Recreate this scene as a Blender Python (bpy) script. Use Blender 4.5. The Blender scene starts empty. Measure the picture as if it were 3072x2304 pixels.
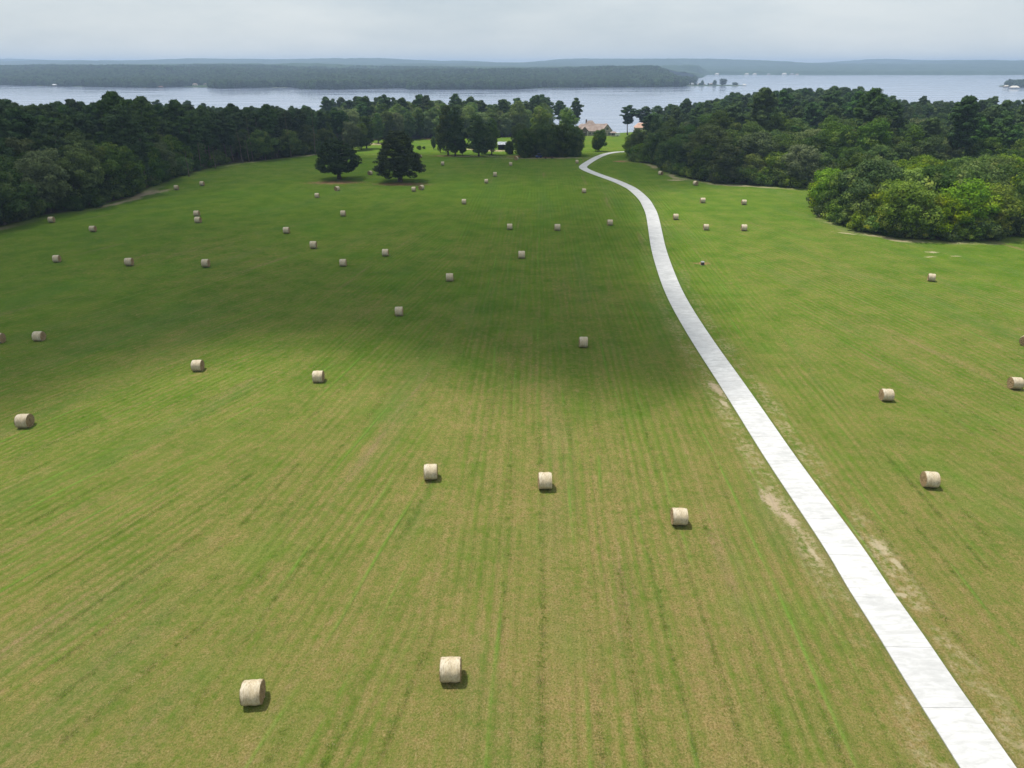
import bpy, math, random
import numpy as np
from mathutils import Vector, Matrix

# ------------------------------------------------------------------ camera, world, sun, exposure
scene = bpy.context.scene
COL = scene.collection
CAM_Z = 40.0
PITCH = math.radians(24.23)
cam_data = bpy.data.cameras.new("camera")
cam_data.sensor_width = 36.0
cam_data.lens = 2131.0 / 3072.0 * 36.0
cam_data.clip_start = 0.5
cam_data.clip_end = 40000.0
cam = bpy.data.objects.new("camera", cam_data)
cam.location = (0, 0, CAM_Z)
cam.rotation_euler = (math.pi / 2 - PITCH, 0, 0)
COL.objects.link(cam)
scene.camera = cam

SUN_EL = math.radians(69.0)
SUN_AZ = math.radians(146.0)          # measured from +X towards +Y
SUN_DIR = Vector((math.cos(SUN_EL) * math.cos(SUN_AZ), math.cos(SUN_EL) * math.sin(SUN_AZ), math.sin(SUN_EL)))

world = bpy.data.worlds.new("World")
scene.world = world
world.use_nodes = True
wn, wl = world.node_tree.nodes, world.node_tree.links
for n in list(wn):
    wn.remove(n)
w_out = wn.new("ShaderNodeOutputWorld")
w_bg = wn.new("ShaderNodeBackground")
w_bg.inputs["Strength"].default_value = 0.10
sky = wn.new("ShaderNodeTexSky")
sky.sky_type = 'NISHITA'
sky.sun_disc = False
sky.sun_elevation = SUN_EL
sky.sun_rotation = math.pi / 2 - SUN_AZ
sky.altitude = 100.0
sky.air_density = 1.0
sky.dust_density = 2.5
sky.ozone_density = 1.5
# a thin veil of high cloud over the clear sky, thicker and whiter in soft patches
w_tc = wn.new("ShaderNodeTexCoord")
w_map = wn.new("ShaderNodeMapping")
w_map.inputs["Scale"].default_value = (1.0, 1.0, 3.4)
wl.new(w_tc.outputs["Generated"], w_map.inputs["Vector"])
w_n1 = wn.new("ShaderNodeTexNoise")
w_n1.inputs["Scale"].default_value = 3.2
w_n1.inputs["Detail"].default_value = 6.0
w_n1.inputs["Roughness"].default_value = 0.55
wl.new(w_map.outputs[0], w_n1.inputs["Vector"])
w_r = wn.new("ShaderNodeValToRGB")
w_r.color_ramp.elements[0].position = 0.34
w_r.color_ramp.elements[0].color = (6.3, 7.3, 8.0, 1)
w_r.color_ramp.elements[1].position = 0.66
w_r.color_ramp.elements[1].color = (8.7, 9.3, 9.5, 1)
wl.new(w_n1.outputs["Fac"], w_r.inputs["Fac"])
w_mix = wn.new("ShaderNodeMixRGB")
w_mix.inputs["Fac"].default_value = 0.8
wl.new(sky.outputs[0], w_mix.inputs[1])
wl.new(w_r.outputs[0], w_mix.inputs[2])
wl.new(w_mix.outputs[0], w_bg.inputs["Color"])
wl.new(w_bg.outputs[0], w_out.inputs["Surface"])

sun_data = bpy.data.lights.new("sun", 'SUN')
sun_data.energy = 4.8
sun_data.angle = math.radians(0.5)
sun_data.color = (1.0, 0.955, 0.89)
sun = bpy.data.objects.new("sun", sun_data)
sun.rotation_euler = (-SUN_DIR).to_track_quat('-Z', 'Y').to_euler()
sun.location = (0, 0, 3000)
COL.objects.link(sun)

scene.view_settings.view_transform = 'Standard'
scene.view_settings.look = 'None'
scene.view_settings.gamma = 1.0
scene.view_settings.use_curve_mapping = False
scene.view_settings.exposure = 0.0
scene.render.engine = 'CYCLES'
cy = scene.cycles
cy.max_bounces = 5
cy.diffuse_bounces = 2
cy.glossy_bounces = 2
cy.transmission_bounces = 3
cy.transparent_max_bounces = 12
cy.volume_bounces = 0
cy.use_denoising = True
cy.caustics_reflective = False
cy.caustics_refractive = False

# ------------------------------------------------------------------ helpers
rng = np.random.default_rng(7)
random.seed(7)
F = 2131.0
CP, SP = math.cos(PITCH), math.sin(PITCH)


def sst(t):
    t = np.clip(t, 0.0, 1.0)
    return t * t * (3 - 2 * t)


def vnoise(x, y, seed=0):
    """smooth value noise, vectorised"""
    x = np.asarray(x, float); y = np.asarray(y, float)
    xi = np.floor(x).astype(np.int64); yi = np.floor(y).astype(np.int64)
    fx = x - xi; fy = y - yi
    fx = fx * fx * (3 - 2 * fx); fy = fy * fy * (3 - 2 * fy)

    def hsh(a, b):
        n = (a * 374761393 + b * 668265263 + seed * 982451653) & 0xffffffff
        n = ((n ^ (n >> 13)) * 1274126177) & 0xffffffff
        return ((n ^ (n >> 16)) & 0xffff) / 65535.0
    return (hsh(xi, yi) * (1 - fx) + hsh(xi + 1, yi) * fx) * (1 - fy) + (hsh(xi, yi + 1) * (1 - fx) + hsh(xi + 1, yi + 1) * fx) * fy


WATER = -20.0
_sx = [-2000, -700, -330, -200, -60, 20, 90, 170, 260, 380, 520, 2000]
_sy = [760, 800, 800, 770, 740, 715, 690, 740, 800, 760, 700, 700]
# far shore: image-independent bearing (x / y) against distance
_fs = [-2.0, -0.66, -0.54, -0.47, -0.42, -0.38, -0.285, -0.27, -0.23, -0.14, -0.135, 0.0, 0.05, 0.15, 0.222, 0.236, 0.246, 2.0]
_fd = [2400, 2400, 2220, 2130, 2260, 2060, 2190, 2010, 1990, 2110, 2000, 2000, 2150, 2190, 2240, 2600, 4850, 4700]


def near_shore(x):
    return np.interp(x, _sx, _sy)


def far_shore(s):
    return np.interp(s, _fs, _fd)


def height(x, y):
    x = np.asarray(x, float); y = np.asarray(y, float)
    ys = near_shore(x)
    t = (y - 265.0) / (ys - 265.0)
    tc = np.clip(t, 0.0, 1.0)
    hn = -20.0 * (0.75 * tc ** 1.7 + 0.25 * tc ** 4)
    hn = np.where(t > 1, -20.0 - 3.0 * sst((t - 1) * 4), hn)
    hn = hn + 6.0 * np.exp(-(((x - 235) / 110.0) ** 2 + ((y - 560) / 130.0) ** 2))
    s = x / np.maximum(y, 1.0)
    yf = far_shore(s)
    tf = (y - yf)
    hill = (vnoise(x / 700.0, y / 700.0, 3) - 0.4) * 34 + (vnoise(x / 350.0, y / 350.0, 5) - 0.5) * 8
    hf = -23.0 + 3.6 * sst(tf / 14.0 + 1.0) + sst(tf / 1300.0) * (26.0 + hill * 1.1) * np.where(y < 4600, sst((0.245 - s) / 0.07), 1.0)
    hf = hf + sst((y - 5200) / 2500.0) * (34 + 26 * (vnoise(x / 1500.0, y / 1500.0, 9) - 0.5) * 2 + 8 * vnoise(x / 400.0, y / 500.0, 13))
    # spit of land with houses, off the end of the far wood; a second one at the right
    spit = sst((0.300 - s) / 0.006) * sst((s - 0.20) / 0.01) * sst(1.5 - np.abs(y - 2385) / 45.0)
    spit2 = sst((s - 0.627) / 0.012) * sst(1.5 - np.abs(y - 2330) / 130.0)
    hf = np.maximum(hf, -23.0 + 4.6 * np.maximum(spit, spit2))
    return np.where(y < 1300, hn, hf)


def hz(x, y):
    return float(height(x, y))


def P(px, py, dz=0.0):
    """where the line of sight of one pixel of the 3072 x 2304 photograph meets the ground (plus dz)"""
    u = (px - 1536.0) / F; v = (1152.0 - py) / F
    d = np.array([u, CP + v * SP, -SP + v * CP])
    lo, hi = 10.0, 12000.0
    t = lo
    step = 2.0
    prev = t
    while t < hi:
        q = d * t
        if CAM_Z + q[2] < hz(q[0], q[1]) + dz:
            a, b = prev, t
            for _ in range(30):
                m = (a + b) / 2
                q = d * m
                if CAM_Z + q[2] < hz(q[0], q[1]) + dz:
                    b = m
                else:
                    a = m
            q = d * b
            return (float(q[0]), float(q[1]))
        prev = t
        t += step
        step *= 1.01
    q = d * hi
    return (float(q[0]), float(q[1]))


def tag(o, label=None, cat=None, group=None, kind=None):
    if label: o["label"] = label
    if cat: o["category"] = cat
    if group: o["group"] = group
    if kind: o["kind"] = kind
    return o


def link(name, data, parent=None, loc=None):
    o = bpy.data.objects.new(name, data)
    COL.objects.link(o)
    if parent is not None:
        o.parent = parent
    if loc is not None:
        o.location = loc
    return o


def empty(name, loc=(0, 0, 0), rz=0.0, scale=1.0):
    o = bpy.data.objects.new(name, None)
    o.empty_display_size = 1.0
    COL.objects.link(o)
    o.location = loc
    o.rotation_euler = (0, 0, rz)
    o.scale = (scale, scale, scale)
    return o


class MB:
    """collects primitives into one mesh"""
    def __init__(self):
        self.v = []; self.f = []; self.m = []

    def add(self, vs, fs, mi=0):
        b = len(self.v)
        self.v += [tuple(p) for p in vs]
        self.f += [tuple(b + i for i in q) for q in fs]
        self.m += [mi] * len(fs)

    def box(self, x0, x1, y0, y1, z0, z1, mi=0):
        self.add([(x0, y0, z0), (x1, y0, z0), (x1, y1, z0), (x0, y1, z0), (x0, y0, z1), (x1, y0, z1), (x1, y1, z1), (x0, y1, z1)],
                 [(0, 3, 2, 1), (4, 5, 6, 7), (0, 1, 5, 4), (1, 2, 6, 5), (2, 3, 7, 6), (3, 0, 4, 7)], mi)

    def tube(self, pts, rad, n=7, mi=0, cap=True):
        pts = [Vector(p) for p in pts]
        rings = []
        for i, p in enumerate(pts):
            d = (pts[min(i + 1, len(pts) - 1)] - pts[max(i - 1, 0)]).normalized()
            a = d.cross(Vector((0.31, 0.95, 0.05)))
            if a.length < 1e-3: a = d.cross(Vector((1, 0, 0)))
            a.normalize(); b = d.cross(a)
            rings.append([p + (a * math.cos(2 * math.pi * k / n) + b * math.sin(2 * math.pi * k / n)) * rad[i] for k in range(n)])
        vs = [q for r in rings for q in r]
        fs = []
        for i in range(len(pts) - 1):
            for k in range(n):
                fs.append((i * n + k, i * n + (k + 1) % n, (i + 1) * n + (k + 1) % n, (i + 1) * n + k))
        if cap:
            fs.append(tuple(range(n - 1, -1, -1)))
            fs.append(tuple((len(pts) - 1) * n + k for k in range(n)))
        self.add(vs, fs, mi)

    def build(self, name, mats, parent=None, smooth=False, loc=None):
        me = self.mesh(name, mats, smooth)
        return link(name, me, parent, loc)

    def mesh(self, name, mats, smooth=False):
        me = bpy.data.meshes.new(name)
        me.from_pydata(self.v, [], self.f)
        if not isinstance(mats, (list, tuple)): mats = [mats]
        for m in mats: me.materials.append(m)
        me.polygons.foreach_set("material_index", self.m)
        if smooth:
            me.polygons.foreach_set("use_smooth", [True] * len(self.f))
        me.update()
        return me


def quads_mesh(name, verts, mats, tint=None):
    """verts (N,4,3) -> mesh of N quads, with a per-face random 'tint'"""
    n = len(verts)
    me = bpy.data.meshes.new(name)
    me.vertices.add(n * 4)
    me.vertices.foreach_set("co", verts.reshape(-1).astype(np.float32))
    me.loops.add(n * 4)
    me.loops.foreach_set("vertex_index", np.arange(n * 4, dtype=np.int32))
    me.polygons.add(n)
    me.polygons.foreach_set("loop_start", np.arange(0, n * 4, 4, dtype=np.int32))
    me.polygons.foreach_set("loop_total", np.full(n, 4, dtype=np.int32))
    if tint is not None:
        a = me.attributes.new("tint", 'FLOAT', 'FACE')
        a.data.foreach_set("value", tint.astype(np.float32))
    for m in (mats if isinstance(mats, (list, tuple)) else [mats]):
        me.materials.append(m)
    me.update()
    return me


# ------------------------------------------------------------------ materials
def new_mat(name):
    m = bpy.data.materials.new(name)
    m.use_nodes = True
    nt = m.node_tree
    for n in list(nt.nodes):
        nt.nodes.remove(n)
    return m, nt.nodes, nt.links


class NG:
    """small node helper"""
    def __init__(self, m):
        self.n = m.node_tree.nodes; self.l = m.node_tree.links

    def put(self, sock, v):
        if isinstance(v, bpy.types.NodeSocket):
            self.l.new(v, sock)
        elif v is not None:
            if isinstance(v, (tuple, list)) and len(v) == 3 and sock.type == 'RGBA':
                v = (*v, 1)
            sock.default_value = v

    def math(self, op, a, b=None, c=None, clamp=False):
        x = self.n.new("ShaderNodeMath"); x.operation = op; x.use_clamp = clamp
        self.put(x.inputs[0], a)
        if b is not None: self.put(x.inputs[1], b)
        if c is not None: self.put(x.inputs[2], c)
        return x.outputs[0]

    def mix(self, f, a, b, mode='MIX'):
        x = self.n.new("ShaderNodeMixRGB"); x.blend_type = mode
        self.put(x.inputs[0], f); self.put(x.inputs[1], a); self.put(x.inputs[2], b)
        return x.outputs[0]

    def ramp(self, v, lo, hi, a=0.0, b=1.0, smooth=True):
        x = self.n.new("ShaderNodeMapRange")
        x.interpolation_type = 'SMOOTHSTEP' if smooth else 'LINEAR'
        self.put(x.inputs[0], v)
        x.inputs[1].default_value = lo; x.inputs[2].default_value = hi
        x.inputs[3].default_value = a; x.inputs[4].default_value = b
        return x.outputs[0]

    def noise(self, vec, scale, detail=3.0, rough=0.55, dist=0.0):
        x = self.n.new("ShaderNodeTexNoise")
        self.put(x.inputs["Vector"], vec)
        x.inputs["Scale"].default_value = scale
        x.inputs["Detail"].default_value = detail
        x.inputs["Roughness"].default_value = rough
        x.inputs["Distortion"].default_value = dist
        return x.outputs["Fac"]

    def obj(self):
        return self.n.new("ShaderNodeTexCoord").outputs["Object"]

    def geo(self):
        return self.n.new("ShaderNodeNewGeometry").outputs["Position"]

    def mapping(self, vec, rz=0.0, scale=(1, 1, 1), loc=(0, 0, 0)):
        x = self.n.new("ShaderNodeMapping")
        x.vector_type = 'TEXTURE'
        self.put(x.inputs["Vector"], vec)
        x.inputs["Rotation"].default_value = (0, 0, rz)
        x.inputs["Scale"].default_value = tuple(1.0 / max(q, 1e-4) for q in scale)
        x.inputs["Location"].default_value = loc
        return x.outputs[0]

    def attr(self, name):
        x = self.n.new("ShaderNodeAttribute"); x.attribute_name = name
        return x.outputs["Fac"]

    def rnd(self):
        return self.n.new("ShaderNodeObjectInfo").outputs["Random"]

    def bump(self, h, strength=0.5, dist=0.1):
        x = self.n.new("ShaderNodeBump")
        x.inputs["Strength"].default_value = strength
        x.inputs["Distance"].default_value = dist
        self.put(x.inputs["Height"], h)
        return x.outputs[0]

    def out(self, sh, vol=None):
        o = self.n.new("ShaderNodeOutputMaterial")
        if sh is not None: self.l.new(sh, o.inputs["Surface"])
        if vol is not None: self.l.new(vol, o.inputs["Volume"])

    def bsdf(self, col, rough=0.8, normal=None, metal=0.0, spec=0.3):
        b = self.n.new("ShaderNodeBsdfPrincipled")
        self.put(b.inputs["Base Color"], col)
        self.put(b.inputs["Roughness"], rough)
        b.inputs["Metallic"].default_value = metal
        b.inputs["Specular IOR Level"].default_value = spec
        if normal is not None: self.put(b.inputs["Normal"], normal)
        return b.outputs[0]


def plain(name, col, rough=0.8, var=0.25, scale=3.0, metal=0.0, spec=0.3):
    m, n, l = new_mat(name)
    g = NG(m)
    f = g.noise(g.obj(), scale, 4)
    c = g.mix(g.ramp(f, 0.3, 0.7), tuple(x * (1 - var) for x in col), tuple(min(1, x * (1 + var)) for x in col))
    g.out(g.bsdf(c, rough, None, metal, spec))
    return m


def leaf_mat(name, dark, light, accent=None, trans=0.25, rough=0.6, tree_var=0.35):
    m, n, l = new_mat(name)
    g = NG(m)
    t = g.attr("tint")
    c = g.mix(t, dark, light)
    clump = g.noise(g.obj(), 0.45, 2)
    c = g.mix(g.ramp(clump, 0.35, 0.65), c, g.mix(0.5, c, light))
    if accent:
        c = g.mix(g.ramp(g.noise(g.obj(), 0.23, 2), 0.5, 0.75), c, accent)
    r = g.rnd()
    hsv = n.new("ShaderNodeHueSaturation")
    g.put(hsv.inputs["Color"], c)
    g.put(hsv.inputs["Hue"], g.ramp(r, 0, 1, 0.478, 0.515, False))
    r2 = g.math('FRACT', g.math('MULTIPLY', r, 7.31))
    g.put(hsv.inputs["Value"], g.ramp(r2, 0, 1, 1 - tree_var, 1 + tree_var, False))
    r3 = g.math('FRACT', g.math('MULTIPLY', r, 13.7))
    g.put(hsv.inputs["Saturation"], g.ramp(r3, 0, 1, 0.78, 1.05, False))
    c = hsv.outputs[0]
    d = g.bsdf(c, rough, None, 0, 0.03)
    tr = n.new("ShaderNodeBsdfTranslucent")
    g.put(tr.inputs["Color"], g.mix(1.0, c, (1.0, 1.15, 0.6), 'MULTIPLY'))
    mx = n.new("ShaderNodeMixShader")
    mx.inputs[0].default_value = trans
    l.new(d, mx.inputs[1]); l.new(tr.outputs[0], mx.inputs[2])
    g.out(mx.outputs[0])
    return m


M = {}
M['oak'] = leaf_mat("oak_leaves", (0.028, 0.062, 0.008), (0.100, 0.170, 0.022), (0.145, 0.18, 0.034))
M['lime'] = leaf_mat("young_leaves", (0.06, 0.125, 0.006), (0.22, 0.33, 0.016), (0.29, 0.33, 0.018), trans=0.3, tree_var=0.3)
M['yellow'] = leaf_mat("yellowing_leaves", (0.22, 0.19, 0.012), (0.42, 0.33, 0.03), None, trans=0.3, tree_var=0.1)
M['pine'] = leaf_mat("pine_needles", (0.020, 0.052, 0.010), (0.070, 0.125, 0.026), None, trans=0.12, tree_var=0.3)
M['cedar'] = leaf_mat("cedar_leaves", (0.010, 0.024, 0.005), (0.036, 0.062, 0.012), None, trans=0.08, tree_var=0.05)
M['grey_oak'] = leaf_mat("greyish_leaves", (0.055, 0.082, 0.020), (0.155, 0.20, 0.065), None, trans=0.2, tree_var=0.25)
M['soft'] = leaf_mat("soft_green_leaves", (0.06, 0.11, 0.022), (0.18, 0.26, 0.065), (0.23, 0.27, 0.09), trans=0.25, tree_var=0.3)
M['far'] = leaf_mat("distant_leaves", (0.022, 0.05, 0.014), (0.06, 0.105, 0.030), None, trans=0.15, tree_var=0.5)
M['bark'] = plain("bark", (0.085, 0.066, 0.05), 0.9, 0.4, 2.0)
M['pine_bark'] = plain("pine_bark", (0.15, 0.115, 0.09), 0.9, 0.4, 2.0)
M['dead_wood'] = plain("bleached_wood", (0.40, 0.37, 0.33), 0.85, 0.25, 2.0)
M['white_wood'] = plain("white_paint", (0.75, 0.75, 0.73), 0.5, 0.06, 2.0)
M['dark'] = plain("dark_paint", (0.03, 0.03, 0.032), 0.5, 0.2, 2.0)
M['rubber'] = plain("tyre_rubber", (0.02, 0.02, 0.02), 0.8, 0.2, 5.0)
M['blue'] = plain("blue_paint", (0.03, 0.05, 0.16), 0.35, 0.1, 2.0, 0.0, 0.5)
M['rust'] = plain("rusty_steel", (0.12, 0.06, 0.04), 0.7, 0.4, 4.0)
M['stone'] = plain("pale_stone", (0.36, 0.31, 0.25), 0.85, 0.35, 2.2)
M['brown_stone'] = plain("brown_stone", (0.17, 0.13, 0.10), 0.85, 0.35, 2.2)
M['trim'] = plain("cream_trim", (0.62, 0.58, 0.5), 0.6, 0.08, 2.0)
M['glass'] = plain("window_glass", (0.03, 0.04, 0.05), 0.08, 0.1, 1.0, 0.0, 0.8)
M['door'] = plain("dark_door", (0.06, 0.03, 0.02), 0.5, 0.2, 3.0)
M['peach'] = plain("peach_roof", (0.50, 0.31, 0.23), 0.7, 0.12, 1.0)
M['metal_roof'] = plain("pale_metal_roof", (0.30, 0.32, 0.34), 0.45, 0.6, 0.8, 0.1, 0.4)
M['dock'] = plain("dock_planks", (0.26, 0.19, 0.16), 0.85, 0.3, 1.0)


def roof_mat():
    m, n, l = new_mat("shingle_roof")
    g = NG(m)
    p = g.obj()
    br = n.new("ShaderNodeTexBrick")
    g.put(br.inputs["Vector"], g.mapping(p, 0, (1, 1, 1)))
    br.inputs["Scale"].default_value = 1.6
    br.inputs["Color1"].default_value = (0.28, 0.215, 0.18, 1)
    br.inputs["Color2"].default_value = (0.27, 0.20, 0.17, 1)
    br.inputs["Mortar"].default_value = (0.15, 0.11, 0.09, 1)
    br.inputs["Mortar Size"].default_value = 0.03
    c = g.mix(g.ramp(g.noise(p, 0.5, 4), 0.3, 0.7), br.outputs["Color"], (0.33, 0.265, 0.23))
    g.out(g.bsdf(c, 0.85))
    return m


M['roof'] = roof_mat()


def hay_mats():
    # net wrap: pale straw seen through white plastic netting
    m, n, l = new_mat("bale_net_wrap")
    g = NG(m)
    p = g.obj()
    fib = g.noise(g.mapping(p, 0, (14, 2.0, 2.0)), 3.0, 4, 0.6)
    big = g.noise(p, 1.3, 3)
    r = g.rnd()
    c = g.mix(g.ramp(fib, 0.3, 0.7), (0.36, 0.275, 0.155), (0.62, 0.52, 0.34))
    c = g.mix(g.ramp(big, 0.4, 0.7, 0, 0.5), c, (0.64, 0.60, 0.49))
    c = g.mix(g.ramp(r, 0.0, 1.0, 0.0, 0.42, False), c, (0.30, 0.24, 0.16))
    c = g.mix(g.ramp(g.noise(g.mapping(p, 0, (2.2, 1, 1)), 3.0, 5, 0.75), 0.46, 0.66, 0, 0.75), c, (0.25, 0.18, 0.10))
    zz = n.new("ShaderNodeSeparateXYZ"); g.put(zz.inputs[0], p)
    c = g.mix(g.ramp(g.math('ADD', zz.outputs[2], g.math('MULTIPLY', big, 0.5)), 0.35, 0.95, 0.55, 0), c, (0.24, 0.17, 0.085))  # shading put into the wrap colour: darker and browner towards the bottom
    net = n.new("ShaderNodeTexWave")
    net.wave_type = 'BANDS'; net.bands_direction = 'X'
    g.put(net.inputs["Vector"], p)
    net.inputs["Scale"].default_value = 3.2
    net.inputs["Distortion"].default_value = 1.2
    c = g.mix(g.ramp(net.outputs["Fac"], 0.6, 1.0, 0, 0.22), c, (0.70, 0.68, 0.60))
    g.out(g.bsdf(c, 0.7, g.bump(fib, 0.5, 0.03)))
    M['net'] = m
    m, n, l = new_mat("cut_hay")
    g = NG(m)
    p = g.obj()
    ring = n.new("ShaderNodeTexWave")
    ring.wave_type = 'RINGS'; ring.rings_direction = 'X'
    g.put(ring.inputs["Vector"], p)
    ring.inputs["Scale"].default_value = 2.6
    ring.inputs["Distortion"].default_value = 5.0
    ring.inputs["Detail"].default_value = 3.0
    ring.inputs["Detail Scale"].default_value = 2.0
    fn = g.noise(p, 16, 4, 0.7)
    c = g.mix(ring.outputs["Fac"], (0.20, 0.13, 0.065), (0.40, 0.295, 0.155))
    c = g.mix(g.ramp(fn, 0.3, 0.7), c, (0.28, 0.19, 0.095))
    g.out(g.bsdf(c, 0.95, g.bump(fn, 0.8, 0.05)))
    M['hay'] = m


hay_mats()

# ------------------------------------------------------------------ driveway line (world metres)
ROAD_PX = [(2964, 2304), (2802, 2063), (2702, 1907), (2606, 1765), (2521, 1629), (2359, 1400), (2260, 1250), (2187, 1140),
           (2100, 1012), (2027, 889), (1992, 800), (1974, 740), (1965, 690), (1956, 645), (1946, 622), (1932, 598), (1904, 572),
           (1885, 560), (1847, 543), (1813, 531), (1779, 518.5), (1757, 509), (1748, 501), (1760, 491), (1780, 478.5), (1800, 468.5),
           (1822, 461), (1840, 458), (1856, 456), (1880, 455)]
ctrl = [P(*q) for q in ROAD_PX]
d0 = (Vector(ctrl[0]) - Vector(ctrl[2])).normalized()
ctrl = [tuple(Vector(ctrl[0]) + d0 * 45), tuple(Vector(ctrl[0]) + d0 * 20)] + ctrl
d1 = (Vector(ctrl[-1]) - Vector(ctrl[-4])).normalized()
ctrl += [tuple(Vector(ctrl[-1]) + d1 * 30), tuple(Vector(ctrl[-1]) + d1 * 70)]


def smooth_line(pts, step):
    out = []
    for i in range(len(pts) - 1):
        p0 = np.array(pts[max(i - 1, 0)]); p1 = np.array(pts[i]); p2 = np.array(pts[i + 1]); p3 = np.array(pts[min(i + 2, len(pts) - 1)])
        for k in range(10):
            t = k / 10
            out.append(0.5 * ((2 * p1) + (-p0 + p2) * t + (2 * p0 - 5 * p1 + 4 * p2 - p3) * t * t + (-p0 + 3 * p1 - 3 * p2 + p3) * t ** 3))
    out.append(np.array(pts[-1]))
    out = np.array(out)
    for _ in range(14):
        out[1:-1] = (out[:-2] + 2 * out[1:-1] + out[2:]) / 4
    seg = np.linalg.norm(np.diff(out, axis=0), axis=1)
    cum = np.concatenate([[0], np.cumsum(seg)])
    s = np.arange(0, cum[-1], step)
    return np.stack([np.interp(s, cum, out[:, 0]), np.interp(s, cum, out[:, 1])], 1)


ROAD = smooth_line(ctrl, 1.0)
RW = 1.74


def dist_line(x, y, line):
    x = np.asarray(x, float).reshape(-1); y = np.asarray(y, float).reshape(-1)
    best = np.full(len(x), 1e9); side = np.zeros(len(x))
    for i in range(len(line) - 1):
        a = line[i]; b = line[i + 1]
        dx, dy = b - a
        L = dx * dx + dy * dy + 1e-9
        t = np.clip(((x - a[0]) * dx + (y - a[1]) * dy) / L, 0, 1)
        ex = x - (a[0] + t * dx); ey = y - (a[1] + t * dy)
        d = np.hypot(ex, ey)
        m = d < best
        best[m] = d[m]
        side[m] = np.sign(dx * ey[m] - dy * ex[m])
    return best, side


def inside(x, y, poly):
    x = np.asarray(x, float); y = np.asarray(y, float)
    r = np.zeros(x.shape, bool)
    n = len(poly)
    j = n - 1
    for i in range(n):
        xi, yi = poly[i]; xj, yj = poly[j]
        c = ((yi > y) != (yj > y)) & (x < (xj - xi) * (y - yi) / (yj - yi + 1e-12) + xi)
        r ^= c
        j = i
    return r


# ------------------------------------------------------------------ stands of trees (outlines in metres)
L_EDGE = [P(*q) for q in [(-260, 770), (0, 684), (80, 664), (150, 645), (250, 632), (390, 598), (470, 558), (560, 528), (640, 505), (700, 492), (770, 484), (850, 476), (960, 462), (1010, 452), (1060, 444)]]
L_POLY = L_EDGE + [(-104, 470), (-125, 560), (-150, 700), (-180, 765), (-330, 795), (-620, 795), (-620, 400), (-420, 160)]
C_POLY = [(-98, 468), (-60, 490), (-20, 500), (10, 530), (30, 560), (26, 640), (20, 705), (-60, 730), (-190, 765), (-150, 640)]
R_EDGE = [P(*q) for q in [(1878, 482), (1905, 488), (1960, 494), (1985, 515), (2040, 534), (2140, 552), (2300, 562), (2430, 568), (2560, 572)]]
R_POLY = R_EDGE + [P(2800, 580), P(3200, 590), (560, 560), (560, 690), (380, 755), (262, 795), (190, 740), (140, 640), (108, 560), (90, 480), (72, 410), (62, 372)]
K_EDGE = [P(*q) for q in [(2462, 640), (2480, 660), (2560, 692), (2700, 718), (2860, 727), (2975, 728), (3010, 720), (3072, 708), (3300, 700)]]
K_POLY = K_EDGE + [P(3300, 610), P(2900, 598), P(2560, 602), P(2470, 618)]
for nm, po in (("L", L_EDGE), ("R", R_EDGE), ("K", K_EDGE)):
    print(nm, [(round(a), round(b)) for a, b in po])
STANDS = [L_POLY, C_POLY, R_POLY, K_POLY]
EDGES = [np.array(L_EDGE), np.array(R_EDGE), np.array(K_EDGE)]

# ------------------------------------------------------------------ ground
def axis(segs):
    out = []
    for a, b, s in segs:
        out += list(np.arange(a, b, s))
    out.append(segs[-1][1])
    return np.array(out)


gx = axis([(-9000, -3000, 300), (-3000, -700, 60), (-700, -200, 10), (-200, 200, 2.0), (200, 700, 10), (700, 3000, 60), (3000, 9000, 300)])
gy = axis([(-400, 0, 20), (0, 320, 2.0), (320, 900, 5), (900, 1960, 60), (1960, 2900, 18), (2900, 5200, 60), (5200, 11600, 200)])
GX, GY = np.meshgrid(gx, gy)
GZ = height(GX, GY)
GZ = GZ + np.where((GY < 400), (vnoise(GX / 30, GY / 30, 1) - 0.5) * 0.25, 0)
xs, ys_ = GX.reshape(-1), GY.reshape(-1)
rd, rside = dist_line(xs, ys_, ROAD[::3])
ed = np.full(len(xs), 1e9)
for e in EDGES:
    ed = np.minimum(ed, dist_line(xs, ys_, e)[0])
ins = np.zeros(len(xs), bool)
for po in STANDS:
    ins |= inside(xs, ys_, po)
ed = np.where(ins, -ed, ed)
# keep the ground level and just under the slabs beside the driveway
GZ = np.where((rd.reshape(GZ.shape) < 12) & (GY < 330), GZ * 0 + height(GX, GY), GZ)


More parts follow.
